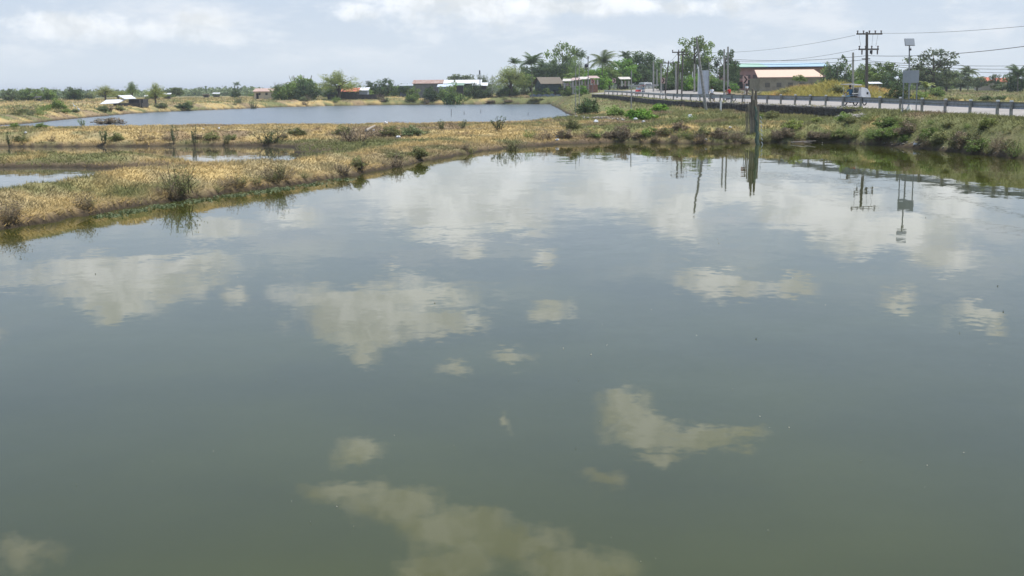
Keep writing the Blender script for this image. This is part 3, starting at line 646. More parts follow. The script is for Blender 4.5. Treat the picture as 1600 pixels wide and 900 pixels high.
# --- bushes with distance
for (k, g, px, top, w, base, lab) in [
 ('bush', 'mid', 88, 147, 30, 171, 'pale green bush below the round leafy tree, far left shore'),
 ('bush', 'dark', 38, 165, 18, 177, 'small dark bush near the water at far left'),
 ('bush', 'mid', 69, 163, 18, 174, 'rounded bush by the far left waterline'),
 ('bush', 'dark', 288, 156, 26, 172, 'wide dark bush on the far shore right of the hut'),
 ('scrub', 'dark', 396, 153, 13, 170, 'pointed dark bush at the water before the small yellow house'),
 ('scrub', 'brown', 476, 155, 12, 165, 'brown dark scrub at the far shore below the tallest clump tree'),
 ('scrub', 'dark', 604, 150, 11, 163, 'dark upright bush on the far waterline left of the rusty roof'),
 ('scrub', 'brown', 667, 152, 9, 163, 'thin brown shrub on the far waterline below the sheds'),
 ('bush', 'dark', 920, 136, 36, 178, 'big dark green bush at the right end of the far pond'),
 ('bush', 'brown', 768, 155, 18, 163, 'brown low bush on the far waterline under the willowy tree'),
 ('bush', 'olive', 838, 151, 24, 162, 'olive low bush at the far pond\'s right corner'),
 ('bush', 'brown', 795, 153, 16, 162, 'brown low bush next to the far right corner bush'),
 ('broad', 'bright', 1001, 160, 44, 187, 'bright green broad leaved bush spilling to the pond corner'),
 ('broad', 'bright', 1030, 155, 26, 175, 'smaller bright broad leaved bush climbing to the stone wall'),
 ('bush', 'mid', 962, 158, 34, 180, 'pale green bush between the dark bush and the bright one'),
 ('bush', 'yellow', 1238, 178, 34, 205, 'yellow green shrub on the bank right of the bamboo stakes'),
 ('bush', 'mid', 1383, 176, 34, 202, 'dark green shrub below the end of the stone wall'),
 ('scrub', 'mid', 1420, 188, 22, 215, 'upright green shrub on the right bank below the solar lamp'),
 ('scrub', 'mid', 1466, 186, 18, 218, 'narrow green shrub midway down the right bank'),
 ('bush', 'mid', 1530, 208, 38, 238, 'leafy low shrub at the right bank waterline'),
 ('scrub', 'olive', 1492, 196, 18, 218, 'small olive shrub on the right grassy slope'),
 ('scrub', 'mid', 1585, 215, 30, 244, 'green shrub at the right edge by the water'),
 ('bush', 'olive', 895, 180, 22, 204, 'round olive bush on the bank near the meeting of dikes'),
 ('bush', 'brown', 1062, 182, 30, 204, 'brownish shrub on the bank under the white road post'),
 ('scrub', 'brown', 1215, 200, 26, 222, 'dry brown brush by the water right of the stakes'),
 ('scrub', 'brown', 1095, 205, 24, 222, 'dark twiggy brush at the waterline left of the stakes'),
 ('scrub', 'brown', 975, 200, 26, 222, 'twiggy brown tuft on the middle of the far bank'),
 ('weed', 'dark', 15, 204, 18, 230, 'leafy dark weed at the left end of the middle dike'),
 ('weed', 'dark', 163, 200, 28, 228, 'spiky dark green plant on the middle dike at left'),
 ('weed', 'dull', 272, 193, 20, 226, 'tall leafy weed, left of a pair on the middle dike'),
 ('weed', 'dull', 304, 194, 14, 229, 'thin tall weed, right of a pair on the middle dike'),
 ('scrub', 'olive', 354, 205, 16, 228, 'small olive scrub on the middle dike waterline'),
 ('scrub', 'dark', 424, 192, 46, 224, 'dark wide scrub at the end of the narrow pond'),
 ('bush', 'olive', 536, 188, 28, 212, 'green topped bush on the crest where two dikes join'),
 ('scrub', 'brown', 552, 192, 54, 222, 'dark brown thicket where two dikes join'),
 ('scrub', 'brown', 590, 196, 40, 216, 'dry brown brushwood right of the thicket'),
 ('weed', 'dark', 780, 180, 34, 205, 'tall leafy plant standing out against the far pond'),
 ('weed', 'dull', 722, 184, 20, 202, 'short sparse weed left of the tall leafy plant'),
 ('weed', 'dull', 690, 186, 22, 204, 'sparse weed on the dike crest in front of the far pond'),
 ('bush', 'dull', 645, 189, 40, 212, 'grey green bush on the crest beside the dumped rubbish'),
 ('bush', 'olive', 610, 190, 30, 214, 'low olive bush left of the dumped rubbish'),
 ('bush', 'brown', 170, 180, 44, 194, 'low brown bush at the near edge of the far pond'),
 ('weed', 'mid', 130, 184, 18, 198, 'small green weed at the near edge of the far pond'),
 ('bush', 'mid', 22, 186, 16, 199, 'tiny green bush near the far pond\'s left tip'),
 ('bush', 'mid', 65, 188, 20, 200, 'low green bush near the far pond\'s left tip'),
 ('scrub', 'olive', 280, 250, 62, 302, 'olive scrub spilling over the front dike at left'),
 ('scrub', 'brown', 268, 272, 34, 312, 'dark brown brush at the notch in the front dike'),
 ('scrub', 'olive', 436, 238, 28, 284, 'yellow green weed clump on the front dike middle'),
 ('scrub', 'brown', 535, 250, 34, 276, 'dark tangle on the front dike waterline'),
 ('scrub', 'brown', 562, 243, 26, 268, 'second dark tangle along the front dike waterline'),
 ('bush', 'olive', 560, 236, 24, 262, 'small olive shrub above the second dark tangle'),
 ('scrub', 'brown', 619, 235, 34, 262, 'round dark shrub low on the front dike'),
 ('bush', 'olive', 618, 231, 30, 248, 'olive top growth over the round dark shrub'),
 ('bush', 'olive', 652, 222, 34, 246, 'loose green shrub on the front dike near its far end'),
 ('scrub', 'olive', 800, 208, 30, 236, 'pale scrub at the corner where dike and bank meet'),
 ('bush', 'dark', 1404, 127, 36, 158, 'dark bush beside the left leg of the blank grey sign'),
 ('bush', 'mid', 1462, 130, 28, 152, 'rounded green bush right of the blank grey sign'),
 ('bush', 'mid', 1437, 136, 28, 155, 'low green bush behind the right leg of the grey sign'),
 ('bush', 'dark', 1541, 146, 22, 158, 'dark bush in the field, left of a pair beyond the rail'),
 ('bush', 'dark', 1563, 145, 18, 157, 'dark bush in the field, right of a pair beyond the rail'),
 ('bush', 'olive', 1488, 146, 26, 157, 'olive bush in the field behind the guard rail'),
 ('bush', 'bright', 1343, 122, 18, 134, 'bright bush glimpsed above the blue tricycle'),
 ('bush', 'mid', 655, 133, 22, 150, 'leafy bush before the left half of the rusty roofed shed'),
 ('bush', 'dull', 683, 134, 22, 150, 'grey green bush before the right half of the rusty roofed shed'),
 ('bush', 'dark', 726, 134, 26, 150, 'dark bush below the middle of the long white roof'),
 ('bush', 'yellow', 628, 138, 30, 150, 'yellowish grassy bush left of the rusty roofed shed'),
 ('bush', 'mid', 889, 129, 20, 150, 'leafy bush hiding the left stalls'),
 ('bush', 'bright', 909, 128, 22, 151, 'bright leafy bush before the middle stalls'),
 ('bush', 'mid', 873, 132, 20, 150, 'leafy bush at the right side of the brown roofed hut'),
 ('bush', 'dull', 846, 133, 18, 151, 'leafy bush at the left side of the brown roofed hut'),
 ('bush', 'olive', 1228, 134, 26, 149, 'rounded grass clump at the left foot of the mound'),
 ('bush', 'olive', 1308, 126, 24, 146, 'olive bush on the right shoulder of the mound'),
 ('bush', 'mid', 1249, 113, 22, 127, 'small round bush before the orange roofed annex'),
 ]:
    plant(k, g, px, top, w, lab, cat='bush' if k in ('bush', 'broad', 'scrub') else 'weed', name='bush' if k in ('bush', 'broad', 'scrub') else 'weed', base=base)
# unremarkable scrub along the banks: alike, told apart by nothing
TONE = {'brown': 'brownish', 'olive': 'olive', 'mid': 'green', 'dull': 'grey green', 'dark': 'dark green', 'yellow': 'yellowish', 'bright': 'bright green'}
def ordinal(n):
    a = 'zeroth first second third fourth fifth sixth seventh eighth ninth tenth eleventh twelfth thirteenth fourteenth fifteenth sixteenth seventeenth eighteenth nineteenth'.split()
    if n < 20: return a[n]
    t = {2: 'twent', 3: 'thirt', 4: 'fort', 5: 'fift', 6: 'sixt', 7: 'sevent', 8: 'eight', 9: 'ninet'}[n//10]
    return t+'ieth' if n % 10 == 0 else t+'y-'+a[n % 10]
def many(n, name, cat, lab, grp, kinds, gs, pts, wr, hr):
    ts = sorted(random.random()*(len(pts)-1) for _ in range(n)); cnt = 0
    for i in range(n):
        k = random.choice(kinds); t = ts[i]; a = int(t); f = t-a
        px = pts[a][0]*(1-f)+pts[a+1][0]*f+random.uniform(-6, 6); py = pts[a][1]*(1-f)+pts[a+1][1]*f+random.uniform(-2, 2)
        h_ = ground_hit(px, py)
        if h_ is None or h_[2] < .02: continue
        x, y, z = h_; s = random.uniform(*wr)
        o = empty(name, (x, y, z-.03), random.uniform(0, 6.28), (s, s, s*random.uniform(*hr))); g_ = random.choice(gs); cnt += 1
        tag(o, f"{'small' if s < wr[0]*.6+wr[1]*.4 else 'large'} {TONE[g_]} {lab}, {ordinal(cnt)} from the left", cat, grp)
        me, tr = foliage(k, random.choice((1, 2, 3)), G[g_]); link('foliage', me, o)
many(20, 'scrub_tuft', 'scrub', 'scrub tuft low on the front dike', 'scrub tufts along the front dike', ('scrub',), ('brown', 'olive', 'brown'),
     [(5, 350), (125, 331), (260, 310), (400, 290), (550, 268), (675, 245), (790, 228)], (.5, 1.1), (.5, .8))
many(50, 'brush_clump', 'scrub', 'brush clump along the far bank waterline', 'brush clumps on the far bank', ('scrub', 'bush'), ('brown', 'olive', 'brown', 'mid'),
     [(830, 219), (962, 215), (1125, 214), (1300, 215), (1432, 222), (1590, 236)], (.8, 1.7), (.5, .8))
many(34, 'brush_clump', 'scrub', 'plant clump on the slope of the right bank', 'green clumps on the right bank', ('bush', 'scrub'), ('olive', 'mid', 'yellow'),
     [(1050, 195), (1150, 185), (1300, 190), (1400, 195), (1500, 200), (1590, 205)], (.7, 1.5), (.4, .7))
many(14, 'brush_clump', 'scrub', 'brush clump along the middle dike', 'brush clumps on the middle dike', ('scrub', 'bush'), ('brown', 'olive'),
     [(5, 222), (120, 222), (250, 222), (380, 220), (470, 212)], (.8, 1.6), (.5, .8))
many(30, 'brush_clump', 'scrub', 'low bush on the far pond\'s far shore', 'low bushes on the far shore', ('bush', 'scrub'), ('olive', 'brown', 'mid', 'dull'),
     [(10, 180), (100, 178), (300, 165), (450, 160), (600, 158), (860, 157)], (1.5, 3.4), (.4, .7))
many(26, 'shore_bush', 'bush', 'bush in the fields behind the far shore', 'bushes in the far fields', ('bush', 'dense'), ('mid', 'dull', 'dark'),
     [(10, 156), (150, 156), (330, 151), (500, 151), (650, 150), (760, 149)], (3, 6), (.5, .8))
many(24, 'shore_bush', 'bush', 'bush among the trees right of the road', 'bushes beyond the right field', ('bush',), ('mid', 'dull', 'dark'),
     [(1390, 141), (1450, 140), (1600, 139)], (5, 9), (.45, .7))
many(44, 'brush_clump', 'scrub', 'twiggy brush at the mud edge of the right bank', 'twiggy brush at the right mud edge', ('scrub',), ('brown', 'olive', 'brown'),
     [(1010, 220), (1125, 221), (1200, 222), (1300, 222), (1432, 229), (1500, 234), (1595, 243)], (.6, 1.2), (.5, .8))
# distant wood along the horizon
r_ = np.random.default_rng(5); cs = []; tn = []
for i in range(1500):
    a = r_.uniform(-34, 34); dd = r_.uniform(620, 1100); x = dd*math.sin(R(a)); y = dd*math.cos(R(a))
    hgt = r_.uniform(2.2, 4.4)*(1.0+.5*vnoise(np.array([a*.6]), np.array([3.]))[0]); w = r_.uniform(5, 10)
    v = ball(r_, 90); v[:, 2] = np.abs(v[:, 2]); cs.append(np.array([x, y, 1.5])+v*np.array([w, w, hgt])*r_.uniform(.5, 1, (90, 1))); tn.append(np.full(90, r_.uniform(.7, 1.3)))
c = np.concatenate(cs); tn = np.repeat(np.concatenate(tn), 4)[:, None]*np.ones(3)
tag(link('distant_woodland', np_mesh('distant_woodland', quads(c, .9, r_), np.arange(4*len(c)).reshape(-1, 4), G['dull'], 4, tn)), 'continuous low line of distant trees along the horizon', 'wood', kind='stuff')

# --- palms
def frond_mesh(seed, m, droop=1.0):
    r = random.Random(seed); v = []; f = []; n = 22; pts = []
    for i in range(n+1):
        t = i/n; pts.append(Vector((t*(1-.12*t*droop), 0, .42*t-.62*droop*t*t)))
    for i in range(1, n+1):
        p = pts[i]; q = pts[i-1]; ln = .30*math.sin(math.pi*min(.97, .12+.86*i/n))**.7
        for s in (-1, 1):
            k = len(v); tip = p+Vector((.10, s*ln, -.12*droop-.06*r.random())); v += [tuple(q), tuple(p+Vector((0, 0, .005))), tuple(tip)]; f.append((k, k+1, k+2))
        k = len(v); v += [tuple(q+Vector((0, -.008, 0))), tuple(q+Vector((0, .008, 0))), tuple(p)]; f.append((k, k+1, k+2))
    return np_mesh('frond', v, f, m, 3, np.ones((len(v), 3))*1.0)
PF = [frond_mesh(i, G['mid' if i else 'dull'], 1.0) for i in range(2)]+[frond_mesh(5, G['dark'], .9)]
pbark = mat('palm_bark', (.22, .19, .15), .9, .2, 20)
def palm(px, top, Y, fr, label, tone=0, n=22, up=.0):
    fr = fr*.95
    x, y, zt = at_y(px, top, Y); z = gz(x, y); h = zt-z-fr*.30
    o = empty('palm_tree', (x, y, z), random.uniform(0, 6)); tag(o, label, 'palm')
    mb = MB(); pts = [(.25*math.sin(t*1.6)*t, .1*t, h*t) for t in np.linspace(0, 1, 7)]; mb.path(pts, [.17, .14, .13, .12, .11, .10, .09], 8)
    mb.build('trunk', pbark, o)
    for i in range(n):
        el = random.uniform(-.35, 1.0)+up*.5; f = link('frond', PF[tone], o, pts[-1]); s = fr*random.uniform(.85, 1.1)
        f.scale = (s, s, s); f.rotation_euler = (random.uniform(-.2, .2), -el, i*2.399)
    return o
palm(806, 94, 340, 2.6, 'thin dark palm rising behind the pale willowy tree', 2, up=.5)
palm(831, 91, 320, 4.2, 'dark coconut palm left of the brown roofed hut', 2, up=.3)
palm(848, 99, 345, 2.8, 'shorter dark palm directly behind the brown roofed hut', 2)
palm(898, 80, 360, 2.8, 'left one of two dark palms above the roadside stalls', 2)
palm(909, 84, 365, 2.8, 'right one of two dark palms above the roadside stalls', 2)
palm(940, 87, 285, 4.4, 'big green coconut palm by the roadside stalls', 0, n=20)
palm(979, 84, 360, 3.0, 'palm top showing above the bright green tree', 2)
palm(1514, 106, 330, 3.4, 'small palm among the hazy trees at right', 0)
palm(1592, 108, 262, 3.6, 'palm leaning over the dark tree at the right edge', 2)
palm(371, 130, 640, 2.6, 'tiny lone palm standing on the left horizon', 2)
# banana plant
def banana(px, base, top, label):
    x, y, z = at_y(px, base, 215); z = gz(x, y); h = at_y(px, top, y)[2]-z; o = empty('banana_plant', (x, y, z)); tag(o, label, 'banana plant')
    MB().tube((0, 0, 0), (0, 0, h*.5), .12, .08).build('stem', G['mid'] if False else mat('banana_stem', (.16, .2, .08), .7), o)
    v = []; f = []; n = 6
    for i in range(n+1):
        t = i/n; w = .16*math.sin(math.pi*(.08+.9*t))**.6; p = Vector((t*.7, 0, .75*t-.75*t*t)); v += [tuple(p+Vector((0, -w, -.04))), tuple(p), tuple(p+Vector((0, w, -.04)))]
    for i in range(n): a = i*3; f += [(a, a+1, a+4, a+3), (a+1, a+2, a+5, a+4)]
    me = np_mesh('leaf', v, f, G['yellow'], 4, np.ones((len(v), 3)))
    for i in range(8):
        l = link('leaf', me, o, (0, 0, h*.48)); s = h*.85; l.scale = (s, s, s); l.rotation_euler = (0, -.5-.3*math.sin(i*2.1), i*2.4)
banana(1446, 150, 124, 'banana plant with pale leaves right of the grey sign')
many(60, 'hedge_bush', 'bush', 'leafy bush below the sheds and town trees', 'undergrowth below the sheds and town trees', ('bush',), ('mid', 'dark', 'dull', 'mid', 'olive'),
     [(560, 149.5), (640, 149.5), (700, 149.5), (760, 149.5), (820, 150), (880, 149)], (3.0, 5.5), (.6, .95))
many(26, 'hedge_bush', 'bush', 'leafy bush under the trees behind the road bend', 'bushes behind the road bend', ('bush',), ('mid', 'bright', 'dull', 'dark'),
     [(1040, 140), (1075, 140), (1110, 141), (1150, 143)], (2.6, 5), (.6, .95))

# ------------------------------------------------------------------ plain materials
conc = mat('concrete', (.42, .40, .36), .9, .15, 3, bump=.1)
concd = mat('weathered_concrete', (.36, .35, .33), .9, .2, 6)
roadm = mat('road_concrete', (.34, .315, .285), .85, .1, .35, detail=7, spec=.2)
steel = mat('galvanised_steel', (.32, .335, .35), .55, .18, 4, metal=.25)
steell = mat('pale_rail_steel', (.42, .42, .41), .6, .15, 4)
white = mat('white_paint', (.8, .8, .78), .6, .06, 5)
boardm = mat('board_back_aluminium', (.34, .37, .39), .5, .05, 3, metal=.1)
wood = mat('dark_pole_wood', (.17, .15, .13), .9, .25, 6, stretch=(1, 1, .1))
bamboo = mat('weathered_bamboo', (.30, .26, .19), .85, .3, 8, stretch=(1, 1, .15), objvar=.25)
zinc = mat('white_zinc_sheet', (.78, .79, .79), .45, .12, 3, stretch=(3, .2, .2))
rust = mat('rusty_sheet', (.28, .17, .13), .8, .3, .9, stretch=(2, .3, .3), dark=(.38, .30, .26))
brick_red = mat('red_brown_render', (.46, .26, .225), .9, .18, .4, detail=6)
greenr = mat('green_sheet', (.34, .52, .40), .5, .06, 1); bluer = mat('blue_sheet', (.36, .50, .60), .5, .06, 1)
orange = mat('pale_orange_sheet', (.70, .50, .37), .6, .06, 1.5); redroof = mat('red_tile_sheet', (.55, .16, .09), .7, .12, 2)
khaki = mat('khaki_wall', (.36, .31, .23), .9, .15, 1); darkwall = mat('dark_boards', (.09, .085, .08), .9, .25, 3)
tealwall = mat('faded_teal_boards', (.10, .14, .14), .85, .25, 2); brownroof = mat('brown_thatch', (.22, .19, .15), .9, .2, 5)
cream = mat('cream_wall', (.52, .47, .36), .85, .1, 2); bluegrey = mat('blue_grey_wall', (.38, .42, .50), .8, .1, 2)
glassd = mat('dark_window', (.03, .035, .04), .2, .0, 1, spec=.5); dark = mat('dark_interior', (.03, .028, .025), .9)
rubber = mat('rubber', (.03, .03, .03), .8); chrome = mat('chrome', (.6, .6, .6), .2, .02, 3, metal=1.0)
redp = mat('red_paint', (.45, .03, .02), .35, .05, 3, spec=.5); bluep = mat('blue_paint', (.05, .16, .30), .35, .05, 3, spec=.5)
wpaint = mat('white_vehicle_paint', (.72, .73, .72), .3, .04, 3, spec=.5); dkp = mat('dark_metal', (.05, .05, .055), .5)
tarp = mat('blue_tarp', (.20, .27, .36), .7, .2, 1)

# ------------------------------------------------------------------ road
def rail_at(Yq):
    k = np.argmin(np.abs(RAILS[:, 1]-Yq)*(1)+np.where(RAILS[:, 0] < 14, 999, 0)); return k
seg = resample(RAIL, 2.0); v = []; f = []
offs = [.35, 1.5, 3.2, 6.2, 9.2, 11.2, RW]
for i in range(len(RAILS)):
    if RAILS[i, 0] < 14.8: break
    for o_ in offs:
        z = RAILS[i, 2]+(ZFAR[i]-RAILS[i, 2])*o_/RW-.02
        v.append((RAILS[i, 0]+RNORM[i, 0]*o_, RAILS[i, 1]+RNORM[i, 1]*o_, z))
n_ = len(v)//len(offs)
for i in range(n_-1):
    for j in range(len(offs)-1):
        a = i*len(offs)+j; f.append((a, a+1, a+1+len(offs), a+len(offs)))
tag(link('road', np_mesh('road', v, f, roadm, 4)), kind='structure')
mk = mat('road_marking_paint', (.7, .69, .62), .7, .15, 2)
v = []; f = []
for s0, s1 in ((1.25, 1.38), (11.3, 11.43)):
    b = len(v)
    for i in range(n_):
        for o_ in (s0, s1): v.append((RAILS[i, 0]+RNORM[i, 0]*o_, RAILS[i, 1]+RNORM[i, 1]*o_, RAILS[i, 2]+(ZFAR[i]-RAILS[i, 2])*o_/RW-.012))
    f += [(b+2*i, b+2*i+1, b+2*i+3, b+2*i+2) for i in range(n_-1)]
tag(link('road_edge_line', np_mesh('road_edge_line', v, f, mk, 4)), kind='structure')
# dirt yard behind the far end of the road is part of the ground sheet

# ------------------------------------------------------------------ guard rails
def beam(pts, zc, half, m, parent, side):
    """W section beam following the posts"""
    prof = [(0, -half), (.035, -half*.75), (.06, -half*.45), (.02, -half*.1), (.02, half*.1), (.06, half*.45), (.035, half*.75), (0, half)]
    v = []; f = []; n = len(pts)
    P = np.array(pts)
    t = np.gradient(P[:, :2], axis=0); t /= np.linalg.norm(t, axis=1)[:, None]; nn = np.c_[t[:, 1], -t[:, 0]]*side
    for i in range(n):
        for (o_, z) in prof: v.append((P[i, 0]+nn[i, 0]*(o_+.07), P[i, 1]+nn[i, 1]*(o_+.07), P[i, 2]+zc+z))
        for (o_, z) in prof: v.append((P[i, 0]+nn[i, 0]*(o_+.066), P[i, 1]+nn[i, 1]*(o_+.066), P[i, 2]+zc+z))
    m_ = len(prof)*2; q = len(prof)
    for i in range(n-1):
        for j in range(q-1):
            f.append((i*m_+j, i*m_+j+1, (i+1)*m_+j+1, (i+1)*m_+j)); f.append((i*m_+q+j, (i+1)*m_+q+j, (i+1)*m_+q+j+1, i*m_+q+j+1))
    return link('rail_beam', np_mesh('rail_beam', v, f, m, 4, smooth=False), parent)
def post_on(px):                # crossing of a sight line with the rail line
    d = ray(px, 160); k = d.x/d.y; g = RAILS[:, 0]-k*RAILS[:, 1]
    idx = [i for i in range(len(g)-1) if (g[i] > 0) != (g[i+1] > 0) and RAILS[i, 1] > 40]
    i = idx[-1] if px > 1030 else idx[0]
    i = min(idx, key=lambda q: q); t = g[i]/(g[i]-g[i+1]); return tuple(RAILS[i]*(1-t)+RAILS[i+1]*t)
pxs = [1559, 1516, 1477, 1441, 1407, 1375, 1345, 1317, 1290, 1265.6, 1242, 1220, 1198.6, 1179, 1160, 1142.4, 1125.4, 1109.4, 1093.6, 1078.6, 1065, 1052, 1040, 1031, 1022, 1013, 1004, 995.5, 987.5, 979.5, 972, 964.5, 957.5, 951, 945]
near = []
for Y in np.arange(14, 72, 3.6):
    k = np.interp(Y, RAILS[:, 1], np.arange(len(RAILS))) if False else None
    i = int(np.argmin(np.abs(RAILS[:60, 1]-Y))); near.append((RAILS[i, 0], Y, RAILS[i, 2]))
gr1 = []; 
for p_ in pxs:
    try: gr1.append(post_on(p_))
    except ValueError: pass
gr = empty('guard_rail', (0, 0, 0)); tag(gr, 'grey steel guard rail on short posts along the near edge of the road', 'guard rail')
pm = MB().box((0, 0, .38), (.15, .15, .86)); pmesh = pm.mesh('post', concd, .01)
cap_mesh = MB().box((0, 0, 0), (.17, .17, .09)).mesh('reflector_cap', white, .01)
for i, p_ in enumerate(near+gr1):
    po = link('post', pmesh, gr, p_); po.rotation_euler = (random.uniform(-.03, .03), random.uniform(-.04, .04), random.uniform(-.1, .1))
    if i % 1 == 0 and p_[1] < 112: link('reflector_cap', cap_mesh, po, (0, 0, .855))
A_ = [tuple(p) for p in (near+[g for g in gr1 if g[1] <= 170])]
beam(A_, .60, .20, steel, gr, 1)
B_ = [g for g in gr1 if g[1] >= 165]
if len(B_) > 2: beam(sorted(B_, key=lambda q: -q[0] if False else q[1]), .62, .16, steell, gr, -1)
# the opposite rail at the bend
gr2 = empty('guard_rail', (0, 0, 0)); tag(gr2, 'pale guard rail on the outer side of the distant road bend', 'guard rail')
q = []
for i in range(len(RAILS)):
    if RAILS[i, 1] > 222 and RAILS[i, 0] > 12:
        q.append((RAILS[i, 0]+RNORM[i, 0]*(RW+.4), RAILS[i, 1]+RNORM[i, 1]*(RW+.4), ZFAR[i]))
q = q[1:]
for i in range(0, len(q), 1): link('post', pmesh, gr2, q[i])
beam(q, .62, .18, steell, gr2, -1)

# ------------------------------------------------------------------ stone retaining wall under the road shoulder
wl = empty('retaining_wall', (0, 0, 0)); tag(wl, 'low dark stone retaining wall under the road shoulder', 'wall')
stone = mat('dark_wall_stone', (.095, .088, .08), .95, .35, 5, bump=.4, objvar=.3)
meshes = []
for k in range(6):
    r = random.Random(k); mb = MB().box((0, 0, 0), (1, 1, 1)); me = mb.mesh('stone', stone, .14)
    for v_ in me.vertices: v_.co += Vector((r.uniform(-.06, .06), r.uniform(-.06, .06), r.uniform(-.08, .08)))
    meshes.append(me)
idx = [i for i in range(len(RAILS)) if 88.5 < RAILS[i, 1] < 235 and RAILS[i, 0] > 14]
P = RAILS[idx]-np.c_[RNORM[idx]*1.12, np.zeros(len(idx))]
L_ = np.r_[0, np.cumsum(np.hypot(np.diff(P[:, 0]), np.diff(P[:, 1])))]
s_ = 0.0; core = MB(); ns = 0
while s_ < L_[-1]-1:
    ln = random.uniform(.7, 1.3) if s_ < 80 else random.uniform(1.8, 3.2)
    x, y, z = [np.interp(s_+ln/2, L_, P[:, c]) for c in range(3)]; x2, y2 = [np.interp(s_+ln/2+.5, L_, P[:, c]) for c in range(2)]
    a = math.atan2(y2-y, x2-x)
    for row in range(2):
        if ns < 290:
            o = link('stone', random.choice(meshes), wl, (x+random.uniform(-.03, .03), y, z-.22-.30*row+random.uniform(-.03, .03))); o.scale = (ln*.99, .42, .31); o.rotation_euler = (0, random.uniform(-.04, .04), a); ns += 1
        else: core.box((x, y, z-.22-.3*row), (ln*.98, .42, .29), a)
    s_ += ln
if core.v: tag(core.build('masonry', stone, wl, bevel=.03), kind='stuff')
# broken stone lying at the foot of the wall and on the spoil heap
def rocks(name, label, pts, n, r0, r1, colr):
    r = np.random.default_rng(3); V = []; F = []; base = np.array([(0, 0, 1), (1, 0, 0), (0, 1, 0), (-1, 0, 0), (0, -1, 0), (0, 0, -1)], float); fc = [(0, 1, 2), (0, 2, 3), (0, 3, 4), (0, 4, 1), (5, 2, 1), (5, 3, 2), (5, 4, 3), (5, 1, 4)]; T = []
    xs = []; 
    for i in range(n):
        t = r.random()*(len(pts)-1); a = int(t); q_ = t-a; px = pts[a][0]*(1-q_)+pts[a+1][0]*q_+r.normal(0, 2); py = pts[a][1]*(1-q_)+pts[a+1][1]*q_+r.normal(0, pts[a][2])
        d = ray(px, py)
        xs.append((px, py))
    hits = [ground_hit(px, py) for px, py in xs]
    for h_ in hits:
        if h_ is None or h_[1] > 300: continue
        s = r.uniform(r0, r1); b = base*s*r.uniform(.6, 1.3, (6, 3)); b[:, 2] *= .7; k = len(V)*6; V.append(b+np.array([h_[0], h_[1], h_[2]+.05])); F += [tuple(k+j for j in q_) for q_ in fc]; T.append(np.repeat(r.uniform(.6, 1.4), 6))
    V = np.concatenate(V); T = np.concatenate(T)[:, None]*np.array(colr)
    tag(link(name, np_mesh(name, V, F, mat('loose_rock', (1, 1, 1), .95, .15, 4, attr=True), 3, T)), label, 'rocks', kind='stuff')
rocks('rubble_strip', 'grey broken stones strewn below the retaining wall', [(1100, 167, 1), (1160, 171, 1), (1210, 172, 1), (1250, 178, 1.2), (1290, 181, 1.6), (1330, 183, 1.4), (1350, 182, 1)], 1000, .05, .15, (.34, .32, .29))
rocks('rubble_heap', 'pale rubble and debris heap left of the grassy mound', [(1160, 143, 3), (1185, 140, 4), (1212, 139, 4)], 260, .12, .35, (.42, .37, .30))
rocks('shore_rocks', 'pale stones along the right corner of the far pond', [(900, 183, .8), (925, 185, .8), (950, 186, .8), (975, 189, .6)], 90, .06, .16, (.34, .32, .28))
rocks('bank_debris', 'small pale debris scattered at the waterline of the right bank', [(1240, 221, 1.2), (1300, 222, 1), (1400, 226, 1.5), (1440, 231, 1.5), (1540, 238, 2), (1570, 241, 1.5)], 120, .025, .07, (.36, .33, .28))

# ------------------------------------------------------------------ poles, signs, lamps
def P3(px, py, Y): return Vector(at_y(px, py, Y))
def pole(name, px, top, Y, r, label, m, pxb=None, cat='pole', group=None, sq=False, r2=None, zb=None):
    b = P3(pxb if pxb else px, 150, Y); b.z = gz(b.x, b.y)-.1 if zb is None else zb; t = P3(px, top, Y)
    o = empty(name, tuple(b)); tag(o, label, cat, group); mb = MB(); mb.tube((0, 0, 0), tuple(t-b), r, r2 or r*.8, 4 if sq else 10)
    mb.build('shaft', m, o); return o, t-b, b
ins = mat('insulator_porcelain', (.16, .13, .12), .4)
def cross(o, top, z, hw, m, yaw, n=4, drop=0):
    c, s = math.cos(yaw), math.sin(yaw); a = MB().box((top.x, top.y, z), (2*hw, .14, .16), yaw).build('crossarm', m, o)
    for i in range(n):
        t = -hw*.92+2*hw*.92*i/(n-1)
        MB().tube((top.x+c*t, top.y+s*t, z+.08), (top.x+c*t, top.y+s*t, z+.30), .07, .05, 8).ell((top.x+c*t, top.y+s*t, z+.30), (.11, .11, .07)).build('insulator', ins, a)
# the big utility pole
UY = 132
uo, ut, ub = pole('utility_pole', 1354.5, 50, UY, .17, 'tall wooden utility pole with two crossarms behind the blue tricycle', wood, cat='utility pole')
def zrel(px, py, Y, b): return P3(px, py, Y).z-b.z
z1 = zrel(1355, 53, UY, ub); z2 = zrel(1355, 77, UY, ub)
cross(uo, Vector((0.02, 0, 0)), z1, 1.42, wood, .12, 5); cross(uo, Vector((0, 0, 0)), z2, 1.12, wood, .12, 4)
wirem = mat('cable', (.05, .05, .05), .7)
mb = MB()
for t in (-.9, .35, .8): mb.tube((t*1.2, t*.1, z1-.08), (t*.95, .02, z2+.3), .012, n=4)
mb.build('jumper_wire', wirem, uo)
for t in (-.7, .35, .95):
    mb = MB(); mb.tube((t, 0, z2-.1), (t, 0, z2-.55), .09, .07, 8); mb.build('fuse_holder', ins, uo)
MB().box((.25, 0, z1-1.9), (.18, .2, .35)).build('junction_box', dkp, uo)
MB().box((-.25, 0, zrel(1355, 92, UY, ub)), (.9, .1, .1), .12).build('lower_bracket', wood, uo)
